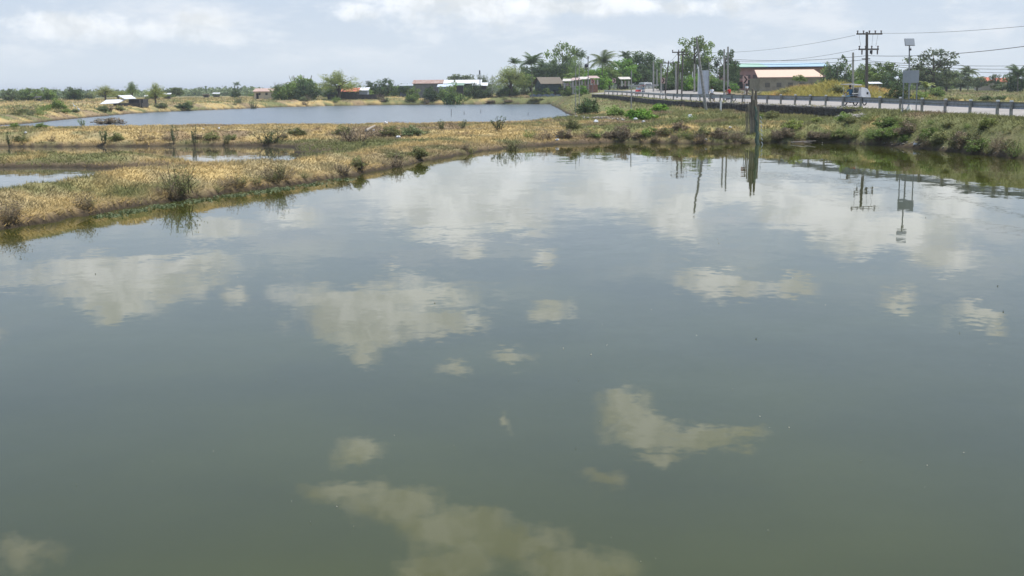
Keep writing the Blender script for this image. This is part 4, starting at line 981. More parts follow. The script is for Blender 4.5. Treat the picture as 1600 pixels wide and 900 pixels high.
# solar lamp
sY = 86
so_, st_, sb_ = pole('solar_lamp_post', 1421, 68, sY, .055, 'slim pole with a square solar panel on top beside the grey sign', steel, cat='lamp post')
MB().box((0, 0, 0), (.66, .05, .50)).build('solar_panel', boardm, so_, (st_.x, st_.y-.05, st_.z+.1)); so_.children[-1].rotation_euler = (R(-22), 0, R(3))
MB().box((0, 0, 0), (.70, .03, .54)).build('panel_frame', steel, so_.children[-1], (0, .03, 0))
MB().box((-.10, -.02, st_.z-.42), (.16, .1, .12)).tube((-.12, -.05, st_.z-.34), (-.02, 0, st_.z-.30), .02).build('lamp_head', dkp, so_)
MB().box((0, 0, zrel(1421, 132, sY, sb_)), (.10, .1, .22)).build('battery_box', steel, so_)
MB().tube((0, 0, .0), (0, 0, .5), .28, .10, 8).build('concrete_footing', mat('whitewashed_footing', (.72, .72, .66), .8, .1, 5), so_)
# grey sign board back
b0 = P3(1422, 150, 83); b0.z = gz(b0.x, b0.y); bs = empty('road_sign', tuple(b0)); tag(bs, 'blank grey back of a road sign on two posts', 'sign')
zt, zb_ = zrel(0, 0, 83, b0) if False else (P3(1422, 110, 83).z-b0.z, P3(1422, 129.5, 83).z-b0.z)
MB().box((0, 0, (zt+zb_)/2), (1.10, .03, zt-zb_)).build('board', boardm, bs, bevel=.008)
for sx in (-.46, .46): MB().box((sx, .05, (zt-.05)/2-.1), (.06, .06, zt+.15)).build('leg', steel, bs)
for zz in (zt-.2, zb_+.2): MB().box((0, .035, zz), (.9, .03, .05)).build('brace', steel, bs)
# tilted pole, twin posts and the other uprights. px, top, Y, radius, label, material
tp, tt_, tb_ = pole('leaning_pole', 1088, 58, 124, .17, 'tall concrete pole leaning left in front of the guard rail', concd, pxb=1104, r2=.10)
pole('concrete_post', 1131.5, 77, 148, .13, 'left and shorter of twin tall grey posts by the road', conc, sq=True, r2=.12)
pole('concrete_post', 1137.5, 73, 149, .13, 'right and taller of twin tall grey posts by the road', conc, sq=True, r2=.12)
pole('concrete_post', 1333, 82, 150, .15, 'plain pale concrete post left of the big utility pole', conc, r2=.12)
pole('concrete_post', 1021, 96, 225, .16, 'thin pale post beside the white van', conc)
pole('concrete_post', 1026.5, 108, 235, .13, 'short pale post next to the thin one by the van', conc)
pole('concrete_post', 1033, 99, 215, .15, 'pale post carrying nothing beside the middle chevron sign', conc)
pole('concrete_post', 1056, 99, 225, .17, 'thick pale post left of the first dark power pole', conc)
pole('concrete_post', 1085, 100, 205, .16, 'pale post just left of the blank white board', conc)
pole('concrete_post', 1063, 113, 240, .14, 'low pale post behind the two dark power poles', conc)
pole('concrete_post', 1082, 112, 250, .10, 'thin low white post in the far yard', white)
pole('concrete_post', 899.5, 104, 170, .06, 'left of two thin pale poles on the pond corner', conc, zb=None)
pole('concrete_post', 905, 100, 185, .06, 'right of two thin pale poles on the pond corner', conc)
pole('marker_post', 986.5, 110, 150, .075, 'slim pale post on the bank before the road bend', conc)
pole('marker_post', 1126.5, 157, 118, .10, 'short white concrete post at the foot of the stone wall', white)
wp = {}
for (px, top, Y, pxb, hw, lab) in ((1060.5, 80, 178, 1058, .95, 'dark power pole with a wide crossarm, left of a pair'), (1067, 84, 182, 1065, .8, 'dark power pole with a crossarm, right of a pair'), (1044.5, 97, 205, 1039, .85, 'dark power pole slanting to the right with a tilted crossarm')):
    o, t, b = pole('power_pole', px, top, Y, .13, lab, wood, pxb=pxb, cat='utility pole'); cross(o, t, t.z-.15, hw, wood, -.1 if px != 1044.5 else .05, 3); wp[px] = (t+b)
# mast with lamp by the stalls
o, t, b = pole('lamp_mast', 919, 90, 250, .11, 'grey mast with a round dark lamp above the roadside stalls', concd, cat='mast')
MB().ell((-.35, 0, t.z-1.6), (.42, .42, .38)).build('lamp_globe', dkp, o); MB().box((0, 0, t.z), (.36, .2, .5)).build('head_box', conc, o)
o, t, b = pole('mast', 750, 112, 330, .12, 'slim dark topped mast behind the white roof', concd, cat='mast'); MB().box((0, 0, t.z-.2), (.35, .35, 1.1)).build('head_box', dkp, o)
pole('mast', 769, 117, 330, .10, 'short thin mast right of the dark topped mast', concd, cat='mast')
for (px, top, Y, lab) in ((1107.5, 95, 260, 'thin cable post beyond the white board'), (1121, 105, 275, 'short distant post between white board and twin posts')):
    pole('concrete_post', px, top, Y, .09, lab, concd)
# blank white hoarding seen edge on
b = P3(1099, 150, 160); b.z = gz(b.x, b.y); wb = empty('hoarding', tuple(b), R(-32)); tag(wb, 'blank pale hoarding board standing behind the leaning pole', 'billboard')
zt = P3(1099, 110, 160).z-b.z; MB().box((0, 0, zt/2+.25), (1.35, .10, zt-.5)).build('board', mat('faded_board', (.50, .53, .57), .6, .1, 2), wb, bevel=.01)
MB().box((-.75, 0, zt/2+.3), (.10, .12, zt+.4)).build('leg', white, wb); MB().box((.72, .03, zt/2), (.08, .12, zt)).build('leg', steel, wb)
MB().box((-.86, -.02, zt+.45), (.07, .07, .5), .2).build('top_bracket', white, wb)
# chevron signs
chevr = mat('chevron_board_faded_pink', (.62, .42, .36), .6, .1, 3); chevb = mat('chevron_black', (.05, .03, .03), .6); chevred = mat('chevron_board_red', (.58, .25, .2), .6, .1, 3)
for (px, py, Y, w, h, m_, lab) in ((1164.5, 124.5, 122, .52, .74, chevr, 'largest chevron road sign, before the warehouse wall'), (1036, 126, 165, .50, .74, chevr, 'chevron road sign in front of the pale posts beside the road'),
        (959.5, 126, 222, .62, .80, chevr, 'chevron road sign at the bend under the bright green tree'), (926, 127, 243, .62, .85, chevred, 'reddish chevron sign among the roadside stalls')):
    c = P3(px, py, Y); g_ = gz(c.x, c.y); o = empty('chevron_sign', (c.x, c.y, g_)); tag(o, lab, 'road sign', 'chevron signs along the bend')
    zc = c.z-g_; MB().box((0, 0, zc), (w, .03, h)).build('board', m_, o, bevel=.008)
    mb = MB(); th = w*.32
    mb.poly([(-w*.34, -.022, zc+h*.44), (-w*.34+th, -.022, zc+h*.44), (w*.42, -.022, zc), (-w*.34+th, -.022, zc-h*.44), (-w*.34, -.022, zc-h*.44), (w*.42-th, -.022, zc)], (0, -.006, 0)); mb.build('chevron_mark', chevb, o.children[0])
    MB().tube((0, .04, -.1), (0, .04, zc+h*.3), .035).build('post', steel, o)

# ------------------------------------------------------------------ overhead wires
def wires(name, label, runs, r=.022):
    mb = MB()
    for (a, b, sag) in runs:
        a = Vector(a); b = Vector(b); n = 26; pts = []
        for i in range(n+1):
            t = i/n; p = a.lerp(b, t); p.z -= sag*4*t*(1-t); pts.append(tuple(p))
        mb.path(pts, r, 4)
    return tag(mb.build(name, wirem), label, 'cable')
def up(px, py): return P3(px, py, UY)
wires('overhead_cable', 'top power line running right from the upper crossarm', [(up(1376, 52), P3(1700, 30, 95), .3)], .02)
wires('overhead_cable', 'power line rising right from below the lower crossarm', [(up(1356, 87), P3(1700, 57, 92), .5)], .032)
for py0, py1, lab in ((95, 98, 'upper of three long cables crossing before the right trees'), (97.5, 105, 'middle of three long cables crossing before the right trees'), (100, 113, 'lowest of three long cables crossing before the right trees')):
    wires('overhead_cable', lab, [(up(1356, py0), P3(1720, py1-2, 150), .55)], .028)
for py0, (qx, qy, qY), lab in ((87, (1137, 92, 149), 'cable from the utility pole to the twin posts, upper'), (93, (1131, 98, 148), 'cable from the utility pole to the twin posts, lower'),):
    wires('overhead_cable', lab, [(up(1354, py0), P3(qx, qy, qY), .35)], .025)
wires('overhead_cable', 'long faint line from the upper crossarm to the dark power poles', [(up(1336, 55), wp[1060.5], .8)], .018)
wires('overhead_cable', 'second faint line from the lower crossarm to the dark power poles', [(up(1340, 77), wp[1067], 1.2)], .018)
wires('overhead_cable', 'short cable from the slanting pole to the dark power pole', [(wp[1044.5], wp[1060.5], .3)], .02)
wires('overhead_cable', 'cable from dark power poles to the stump like twin posts', [(wp[1067], P3(1131, 100, 148), .5)], .018)

# ------------------------------------------------------------------ buildings
def house(name, px, py_eave, Y, w, d, hw, rise, wallm, roofm, label, rz=0, kind='gable', wins=(), doors=(), over=.35, cat='house', zb=None, side=1):
    c = P3(px, py_eave, Y); g_ = gz(c.x, c.y) if zb is None else zb; o = empty(name, (c.x, c.y, g_), rz); tag(o, label, cat)
    h = hw
    MB().box((0, d/2, h/2-.15), (w, d, h+.3)).build('wall', wallm, o)
    ro = MB(); e = over
    if kind == 'gable':      # ridge parallel to the front
        for s in (0, 1):
            y0, y1 = (-e, d/2) if s == 0 else (d+e, d/2)
            ro.poly([(-w/2-e, y0, h-.05), (w/2+e, y0, h-.05), (w/2+e, y1, h+rise), (-w/2-e, y1, h+rise)], (0, 0, .08))
        MB().poly([(-w/2+.01, .0, h), (-w/2+.01, d, h), (-w/2+.01, d/2, h+rise-.03)], (.1, 0, 0)).poly([(w/2-.11, .0, h), (w/2-.11, d, h), (w/2-.11, d/2, h+rise-.03)], (.1, 0, 0)).build('gable', wallm, o)
    elif kind == 'front':    # gable towards the viewer
        for s in (-1, 1): ro.poly([(s*(w/2+e), -e, h-.05), (s*(w/2+e), d+e, h-.05), (0, d+e, h+rise), (0, -e, h+rise)], (0, 0, .08))
        MB().poly([(-w/2, .02, h), (w/2, .02, h), (0, .02, h+rise-.05)], (0, .1, 0)).build('gable', wallm, o)
    else:                    # lean-to sloping to the front
        ro.poly([(-w/2-e, -e, h-.05), (w/2+e, -e, h-.05), (w/2+e, d+e, h+rise), (-w/2-e, d+e, h+rise)], (0, 0, .08))
        MB().poly([(-w/2+.01, 0, h), (-w/2+.01, d, h), (-w/2+.01, d, h+rise)], (.1, 0, 0)).poly([(w/2-.11, 0, h), (w/2-.11, d, h), (w/2-.11, d, h+rise)], (.1, 0, 0)).build('gable', wallm, o)
    ro.build('roof', roofm, o)
    for (x, z, ww, hh) in wins:
        q_ = MB().box((x, -.01, z), (ww, .08, hh)).build('window', glassd, o)
        MB().box((x, -.03, z+hh/2+.04), (ww+.16, .1, .08)).box((x, -.03, z-hh/2-.04), (ww+.16, .12, .08)).build('frame', cream, q_)
    for (x, ww, hh) in doors: MB().box((x, -.02, hh/2), (ww, .08, hh)).build('door', dark, o)
    return o
def zat(px, py, Y): return P3(px, py, Y).z
# red brown warehouse
WY = 300; x0 = P3(1147, 120, WY).x; x1 = P3(1298, 120, WY).x; g_ = gz((x0+x1)/2, WY)
wh = empty('warehouse', ((x0+x1)/2, WY, g_)); tag(wh, 'long red brown warehouse with a part green part blue roof', 'warehouse')
Wd = x1-x0; ze = zat(1220, 104.5, WY)-g_; zr_ = ze+1.0
mb = MB(); mb.box((0, 11, ze/2-.3), (Wd, 22, ze+.5)); mb.build('wall', brick_red, wh)
xs = P3(1200, 100, WY).x-(x0+x1)/2
MB().poly([(-Wd/2-.4, -.7, ze-.05), (xs, -.7, ze-.05), (xs, 11, zr_), (-Wd/2-.4, 11, zr_)], (0, 0, .12)).build('roof', greenr, wh)
MB().poly([(xs+.02, -.7, ze-.05), (Wd/2+.4, -.7, ze-.05), (Wd/2+.4, 11, zr_), (xs+.02, 11, zr_)], (0, 0, .12)).build('roof', bluer, wh)
MB().poly([(-Wd/2-.4, 22.6, ze-.05), (Wd/2+.4, 22.6, ze-.05), (Wd/2+.4, 11.02, zr_), (-Wd/2-.4, 11.02, zr_)], (0, 0, .12)).build('roof', greenr, wh)
MB().box((0, -.75, ze-.12), (Wd+.8, .1, .22)).build('gutter', dkp, wh)
for i, px in enumerate((1158, 1169, 1180, 1191)):
    x = P3(px, 115, WY).x-(x0+x1)/2; q_ = MB().box((x, -.02, ze*.62), (1.1, .1, .9)).build('window', mat('shuttered_window', (.15, .10, .09), .8), wh)
for px, hh in ((1156, 1.6), (1180, 1.5), (1170, 2.0)):
    x = P3(px, 125, WY).x-(x0+x1)/2; MB().box((x, -.02, hh/2+.9), (1.5, .1, hh)).build('opening', dark, wh)
MB().box((P3(1178, 120, WY).x-(x0+x1)/2, -.03, ze*.42), (9.0, .06, .5)).build('red_band', mat('faded_red_band', (.38, .12, .12), .8, .2, .6), wh)
# orange annex
AY = 282; ax0 = P3(1186, 120, AY).x; ax1 = P3(1286, 120, AY).x; ga = gz((ax0+ax1)/2, AY); an = empty('annex', ((ax0+ax1)/2, AY, ga)); tag(an, 'khaki walled annex with a wide pale orange roof before the warehouse', 'shed')
aw = ax1-ax0; z0 = zat(1235, 121, AY)-ga; z1_ = zat(1235, 109.5, AY+12)-ga
MB().poly([(-aw/2-.3, 0, z0), (aw/2+.3, 0, z0), (aw/2+.8, 12, z1_), (-aw/2+1.3, 12, z1_)], (0, 0, .12)).build('roof', orange, an)
MB().box((0, 6.2, z0/2-.3), (aw-.4, 11.6, z0+.35)).build('wall', khaki, an)
for i in range(5): MB().box((-aw*.36+i*aw*.18, .36, z0*.5), (1.1, .08, 1.0)).build('opening', mat('dull_opening', (.17, .15, .12), .9), an)
# left hut with two white roofs
hy = 236; c = P3(186, 168, hy); g_ = gz(c.x, c.y); hut = empty('hut', (c.x, c.y, g_)); tag(hut, 'dark board hut with two white sheet roofs by the far left shore', 'hut')
def hp(px, py, dy=0): q_ = P3(px, py, hy+dy); return (q_.x-c.x, dy, q_.z-g_)
ze1 = hp(186, 161)[2]
MB().box(((hp(159, 0)[0]+hp(209, 0)[0])/2+.6, 2.4, ze1/2-.1), (hp(209, 0)[0]-hp(163, 0)[0], 4.2, ze1+.1)).build('wall', darkwall, hut)
MB().poly([hp(156, 163, -.4), hp(184, 161.5, -.4), hp(198, 155.5, 3), hp(166, 156.5, 3)], (0, 0, .07)).build('roof', zinc, hut)
MB().poly([hp(195, 155, 1.2), hp(213, 154.5, 1.2), hp(205, 149, 4.8), hp(184, 149.5, 4.8)], (0, 0, .07)).build('roof', zinc, hut)
MB().box((hp(198.5, 0)[0], 3.4, hp(203, 158)[2]*.5+.2), (hp(210, 0)[0]-hp(187, 0)[0], 3.4, hp(203, 155.5)[2]+.0)).build('tall_wall', darkwall, hut)
for px in (158, 168, 180): MB().tube((hp(px, 0)[0], -.3, -.2), (hp(px, 0)[0], -.3, hp(px, 162.5)[2]), .06).build('post', wood, hut)
MB().tube((hp(211, 0)[0], -.6, -.5), (hp(211, 0)[0], -.6, hp(211, 156)[2]), .05).build('post', bamboo, hut)
# small shelters and sheds, far left
def shelter(px, py, Y, w, roof, label, legs=True, slope=.3):
    c = P3(px, py, Y); g_ = gz(c.x, c.y); h = max(c.z-g_, .9); o = empty('shelter', (c.x, c.y, g_), .1); tag(o, label, 'shelter')
    MB().poly([(-w/2, -.9, h), (w/2, -.9, h), (w/2, .9, h+slope), (-w/2, .9, h+slope)], (0, 0, .07)).build('roof', roof, o)
    for sx in (-.4, .4):
        for sy in (-.7, .7): MB().tube((sx*w, sy, -.1), (sx*w, sy, h+.1), .07, n=6).build('post', wood, o)
    MB().box((0, .2, h*.42), (w*.6, .8, h*.5)).build('platform', darkwall, o)
shelter(261, 147.5, 330, 2.2, zinc, 'little white roofed shelter on posts beside the leaning tree')
shelter(229, 150.5, 330, 1.2, zinc, 'tiny white roof left of the leaning tree')
shelter(322, 147, 400, 2.2, zinc, 'distant slanted white sheet, left of two on the horizon field', slope=-.5)
shelter(338, 146.5, 400, 2.4, zinc, 'distant low white roof, right of two on the horizon field')
shelter(1366, 131, 235, 2.6, zinc, 'small white roof half hidden by trees right of the utility pole')
shelter(60, 157, 300, 1.6, darkwall, 'small dark lean to at the far left field')
# yellow house
w_ = 28/F_PX*325
house('small_house', 411, 145, 325, w_, 3.5, zat(411, 143, 325)-gz(P3(411, 143, 325).x, 325), .75, cream, mat('pinkish_roof', (.50, .36, .30), .8, .12, 2), 'small cream and blue house with a pinkish roof on the far shore', kind='lean', wins=((-.9, 1.3, .5, .6), (.9, 1.3, .6, .6)), doors=((-1.5, .6, 1.5),))
# orange and white roofs
house('house', 546, 137, 330, 24/F_PX*330, 4, 1.9+.0, .9, darkwall, redroof, 'low dark house with an orange red roof beside the pale tree', kind='lean')
house('house', 565, 135.5, 334, 17/F_PX*334, 4, 2.0, .75, bluegrey, zinc, 'low house with a white roof right of the orange red roof', kind='lean')
# fence between
fn = empty('fence', (P3(515, 150, 322).x, 322, gz(P3(515, 150, 322).x, 322))); tag(fn, 'dark board fence in front of the orange roofed house', 'fence')
for i in range(15): MB().box((i*.98, 0, .55), (.93, .05, 1.25)).build('panel', darkwall, fn); MB().tube((i*.98-.49, .05, -.1), (i*.98-.49, .05, 1.3), .05, n=6).build('post', wood, fn)
# sheds in the centre left
def hz_(px, py, Y): p = P3(px, py, Y); return p.z-gz(p.x, p.y)
house('shed', 668, 131, 335, 44/F_PX*335, 6, hz_(668, 130.5, 335), .95, mat('grey_boards', (.22, .23, .22), .9, .2, 2), rust, 'long shed with a rusty red brown roof', kind='lean')
house('shed', 722, 131, 345, 56/F_PX*345, 8, hz_(722, 130.5, 345), 1.0, darkwall, zinc, 'long shed with the brightest white roof', kind='lean')
house('shed', 750, 134, 330, 20/F_PX*330, 4, hz_(750, 134, 330), .8, darkwall, zinc, 'small shed with a white roof at the right end of the sheds', kind='lean')
house('shed', 696, 135.5, 326, 22/F_PX*326, 4, hz_(696, 135.5, 326), .6, bluegrey, mat('pale_blue_sheet', (.55, .62, .68), .6, .05, 2), 'low shed with a pale blue roof before the white one', kind='lean')
house('shed', 712, 133.5, 330, 22/F_PX*330, 4, hz_(712, 133.5, 330), .6, darkwall, mat('faded_green_sheet', (.22, .32, .24), .7, .1, 2), 'low shed with a faded green roof between white roofs', kind='lean')
house('shed', 636, 134, 350, 22/F_PX*350, 5, hz_(636, 134, 350), .4, bluegrey, mat('grey_sheet', (.40, .44, .46), .7, .1, 2), 'low shed with a grey roof behind the dark trees', kind='lean')
# brown roofed hut
house('hut', 862, 131.5, 325, 32/F_PX*325, 5, hz_(862, 131, 325), 1.7, tealwall, brownroof, 'dark teal walled hut with a brown gabled roof', rz=.35, kind='gable', wins=((-1.0, 1.2, .7, .7),), doors=((.8, .8, 1.7),), over=.6)
house('hut', 888, 134, 327, 16/F_PX*327, 4, hz_(888, 134, 327), .6, darkwall, mat('grey_brown_sheet', (.2, .17, .15), .8, .2, 2), 'dark little lean to attached behind the brown roofed hut', kind='lean')
# blue net / tarp fence on the shore
c = P3(828, 149, 322); g_ = gz(c.x, c.y); tf = empty('net_fence', (c.x, c.y, g_)); tag(tf, 'low faded blue net fence along the shore before the brown roofed hut', 'fence')
wt = 62/F_PX*322; v = []; f = []; n = 40
for i in range(n+1):
    t = i/n; v += [(t*wt, .12*math.sin(i*1.3), -.1), (t*wt, .12*math.sin(i*1.3+.4), .55+.35*abs(math.sin(i*.5))*(1 if i < 26 else .6))]
for i in range(n): f.append((2*i, 2*i+2, 2*i+3, 2*i+1))
link('net', np_mesh('net', v, f, tarp, 4), tf)
for i in range(9): MB().tube((i*wt/8, 0, -.1), (i*wt/8, 0, 1.0), .04, n=6).build('post', bamboo, tf)
# roadside stalls with hanging cloth
pinkc = mat('pinkish_cloth', (.50, .38, .34), .8, .15, 3); palec = mat('pale_cloth', (.62, .58, .52), .8, .15, 3)
for (px, pe, Y, w, rm, wm_, lab) in ((888, 127, 262, 2.4, palec, darkwall, 'leftmost roadside stall with a pale awning'), (901, 125.5, 258, 2.2, pinkc, palec, 'roadside stall with pink and white goods left of the lamp mast'),
        (913, 124, 256, 2.2, palec, pinkc, 'roadside stall behind the lamp mast'), (927, 122.5, 254, 2.3, pinkc, mat('orange_red_goods', (.42, .22, .16), .8, .2, 3), 'roadside stall with orange red goods right of the lamp mast'), (976, 124, 275, 2.6, palec, darkwall, 'pale roadside stall beyond the road bend')):
    c = P3(px, pe, Y); g_ = gz(c.x, c.y); h = max(c.z-g_, 1.6); o = empty('market_stall', (c.x, c.y, g_), random.uniform(-.3, .3)); tag(o, lab, 'stall', 'roadside stalls at the bend')
    MB().poly([(-w/2, -1, h), (w/2, -1, h), (w/2, 1, h+.5), (-w/2, 1, h+.5)], (0, 0, .05)).build('awning', rm, o)
    for sx in (-.45, .45):
        for sy in (-.9, .9): MB().tube((sx*w, sy, -.2), (sx*w, sy, h+.1), .05, n=6).build('post', wood, o)
    MB().box((0, .3, h*.3), (w*.8, 1, h*.6)).build('counter', wm_, o)
    for i in range(3): MB().box((-w*.3+i*w*.3, -.7, h*.72), (w*.16, .06, h*.36), .2).build('hanging_goods', pinkc if i % 2 else palec, o)
# red roofs on the right
house('house', 1541, 127, 330, 14/F_PX*330, 5, hz_(1541, 127, 330), 1.0, cream, redroof, 'house with a red roof, left of two at right', kind='gable')
house('house', 1569, 127.5, 325, 18/F_PX*325, 5, hz_(1569, 127.5, 325), .9, cream, redroof, 'house with a red roof, right of two at right', kind='gable')
house('house', 1118, 126, 330, 24/F_PX*330, 5, hz_(1118, 127, 330), .8, bluegrey, zinc, 'small pale house seen between the white board and the twin posts', kind='lean')

# ------------------------------------------------------------------ bamboo stakes at the bank
def stake(px, top, base, Y, r, label, m=bamboo, lean=0, green=False):
    b = P3(px, base, Y); b.z = min(max(gz(b.x, b.y), -.6), b.z+3); t = P3(px+lean, top, Y+random.uniform(-.2, .2)); o = empty('bamboo_stake', tuple(b-Vector((0, 0, .3)))); tag(o, label, 'stake', 'bamboo stakes in the bank')
    d = t-b+Vector((0, 0, .3)); mid = d*.5+Vector((random.uniform(-.03, .03), 0, 0)); MB().path([(0, 0, 0), tuple(mid), tuple(d)], [r*1.15, r*1.1, r*.95], 7).build('shaft', m, o)
    k = MB()
    for i in range(1, 5): p_ = d*(i/5.3); k.tube(tuple(p_-Vector((0, 0, .015))), tuple(p_+Vector((0, 0, .015))), r*1.15, n=7)
    k.build('joint', m, o)
for i, (px, top, base, r, lean, lab) in enumerate([(1177, 139, 225, .075, -1, 'tallest dark stake of the tight bundle in the far bank'), (1180, 142, 225, .075, 1, 'second tallest stake of the bundle, right of the tallest'), (1182.5, 147, 226, .07, -1, 'right outer stake of the bundle'),
    (1174.5, 150, 224, .07, 0, 'left stake of the bundle with a broken top'), (1179, 156, 226, .08, 0, 'thick short stake in the heart of the bundle'), (1184, 166, 227, .05, 1, 'thin low stake leaning at the right of the bundle'),
    (1172.5, 160, 222, .06, -1, 'short stake just left of the bundle'), (1169, 163, 205, .04, 0, 'thin upright twig stake left of the bundle'), (1166.5, 168, 205, .035, -1, 'leftmost thin twig stake by the bundle')]):
    stake(px, top, base, 84.5, r, lab, lean=lean)
# green net hanging beside the stakes
c = P3(1184, 232, 81); n0 = empty('fish_net', (c.x, 81, 0)); tag(n0, 'green fishing net with white ties hanging down from the stakes into the water', 'net')
netm = mat('green_net', (.12, .17, .12), .8, .3, 9); v = []; f = []; n = 14
for i in range(n+1):
    t = i/n; z = -.25+t*2.75; w = .15*(1-.5*t); cx_ = .05*math.sin(i*1.7)-.10*t
    for j in range(7): a = math.pi*2*j/6; v.append((cx_+w*math.cos(a)*(1+.15*math.sin(i*3+j)), w*.6*math.sin(a)+.5*t, z))
for i in range(n):
    for j in range(6): a = i*7+j; f.append((a, a+1, a+8, a+7))
link('netting', np_mesh('netting', v, f, netm, 4), n0)
for i in range(7):
    z = .1+i*.28; _t = MB().box((0, 0, 0), (.05, .02, .20)).build('tie', white, n0, (.26-.02*i, -.10, z)); _t.rotation_euler = (0, -.5, 0)

# ------------------------------------------------------------------ rubbish and driftwood
litter = mat('plastic_litter', (.75, .76, .78), .5, .15, 6); litterb = mat('blue_litter', (.35, .42, .6), .5, .15, 6)
def bag(px, base, s, label, m=litter, cat='litter', name='plastic_bag'):
    h_ = ground_hit(px, base)
    if h_ is None: return
    x, y, z = h_; me = MB().ell((0, 0, .3), (.5, .4, .32), 10, 7).mesh('bag', m); r = random.Random(px)
    for v_ in me.vertices: v_.co *= r.uniform(.7, 1.25)
    o = link(name, me, None, (x, y, z)); o.scale = (s, s*.8, s*.8); o.rotation_euler = (0, 0, r.random()*6); tag(o, label, cat)
for a in [(638, 212, .55, 'white plastic bag at the left of the dumped heap'), (648, 211, .6, 'largest white bag in the dumped rubbish heap'), (656, 213, .35, 'small white bag at the right of the dumped heap'), (622, 217, .35, 'pale bag below the dumped rubbish heap'),
          (603, 195, .5, 'white scrap at the far pond edge above the dumped heap'), (584, 205, .25, 'tiny white scrap in the thicket by the dikes'), (40, 209, .3, 'pale scrap on the middle dike near the left edge'), (342, 203, .25, 'white scrap on the bare middle dike, right one'), (318, 203, .22, 'white scrap on the bare middle dike, left one'),
          (461, 208, .3, 'white scrap on the middle dike past the wide scrub'), (871, 216, .32, 'white litter at the waterline of the central bank, upper piece'), (871, 221, .3, 'white litter at the waterline of the central bank, lower piece'),
          (1078, 186, .75, 'pale heap of litter on the grass before the stone wall'), (1072, 188, .4, 'smaller pale litter left of the pale heap'), (1141, 203, .25, 'white scrap on the bank left of the stakes'), (1248, 205, .22, 'white scrap on the bank right of the stakes'),
          (931, 193, .5, 'grey rubbish lump on the central bank crest'), (993, 189, .4, 'pinkish scrap beside the bright broad leaved bush'), (1006, 192, .35, 'dark scrap lump on the bank right of the bright bush'),
          (1513, 179, .32, 'white scrap at a guard rail post foot on the right'), (1409, 175.5, .3, 'white scrap left of the solar lamp footing'), (1103, 223, .2, 'tiny white scrap in the dark waterline brush'), (1430, 228, .28, 'pale scrap at the end of the driftwood branch')]:
    bag(*a)
def branch(px0, py0, px1, py1, r, label, z=.08, fork=None):
    a = on_z(px0, py0, z); b = on_z(px1, py1, z); o = empty('driftwood', (a[0], a[1], z)); tag(o, label, 'driftwood')
    d = (b[0]-a[0], b[1]-a[1]); m_ = mat('bleached_wood', (.42, .37, .31), .85, .2, 8)
    MB().path([(0, 0, 0), (d[0]*.5, d[1]*.5-.1, .07), (d[0], d[1], .12)], [r, r*.85, r*.5], 7).build('stem', m_, o)
    MB().path([(d[0]*.45, d[1]*.45, .05), (d[0]*.75, d[1]*.75-.5, -.02)], [r*.6, r*.3], 6).build('twig', m_, o)
branch(1403, 227.5, 1433, 226, .05, 'bleached forked branch lying at the right bank waterline')
branch(1236, 222.5, 1275, 223, .04, 'thin bleached stick at the waterline right of the stakes')
branch(1338, 222.5, 1368, 223.5, .035, 'slender pale stick at the waterline near the bank middle')
branch(572, 204, 586, 199, .09, 'weathered log stuck out of the thicket on the dikes', z=1.3)
# thin poles standing in the far pond
for (px, py, h, lab) in ((705, 181, 1.0, 'tallest stick standing in the far pond'), (725, 179, .5, 'short stick in the far pond'), (751, 176, .5, 'small stick in the far pond\'s right half'), (825, 180, .4, 'tiny stick in the far pond near its right end')):
    x, y = on_z(px, py); MB().tube((0, 0, -.5), (.03, 0, h), .05, .03, 6).build('stick', wood, None, (x, y, 0)); o = bpy.context.scene.collection.objects[-1]; tag(o, lab, 'stick')
# floating water weed
def weedmat(name, label, pts, n, wid):
    r = np.random.default_rng(9); C = []; 
    for i in range(n):
        t = r.random()*(len(pts)-1); a = int(t); q_ = t-a; px = pts[a][0]*(1-q_)+pts[a+1][0]*q_; py = pts[a][1]*(1-q_)+pts[a+1][1]*q_
        x, y = on_z(px, py); u = math.exp(-((((t*1.7) % 1)-.5)/.22)**2)
        if r.random() > u: continue
        C.append((x+r.normal(0, wid), y+r.normal(0, wid), .012))
    C = np.array(C); co = quads(C, r.uniform(.03, .09, len(C)), r, up=1.0); co[:, 2] = np.clip(co[:, 2], .004, .05)
    tag(link(name, np_mesh(name, co, np.arange(len(co)).reshape(-1, 4), G['dull'], 4, r.uniform(.5, 1.0, (len(co), 1))*np.ones(3))), label, 'water weed', kind='stuff')
weedmat('floating_weed', 'green water weed floating along the edge of the front dike', [(150, 341), (215, 329), (300, 315), (400, 301), (450, 294), (540, 280)], 3600, .28)

rs_ = np.random.default_rng(21); C = []
for i in range(60):
    x, y = on_z(rs_.uniform(30, 1570), rs_.uniform(330, 890)); C.append((x, y, .012))
C = np.array(C); co = quads(C, rs_.uniform(.008, .02, len(C))*(C[:, 1]/18), rs_, up=1.0); co[:, 2] = np.clip(co[:, 2], .004, .02)
tag(link('floating_specks', np_mesh('floating_specks', co, np.arange(len(co)).reshape(-1, 4), mat('pale_speck', (.4, .38, .3), .8), 4)), 'scattered pale specks floating on the big pond', 'debris', kind='stuff')

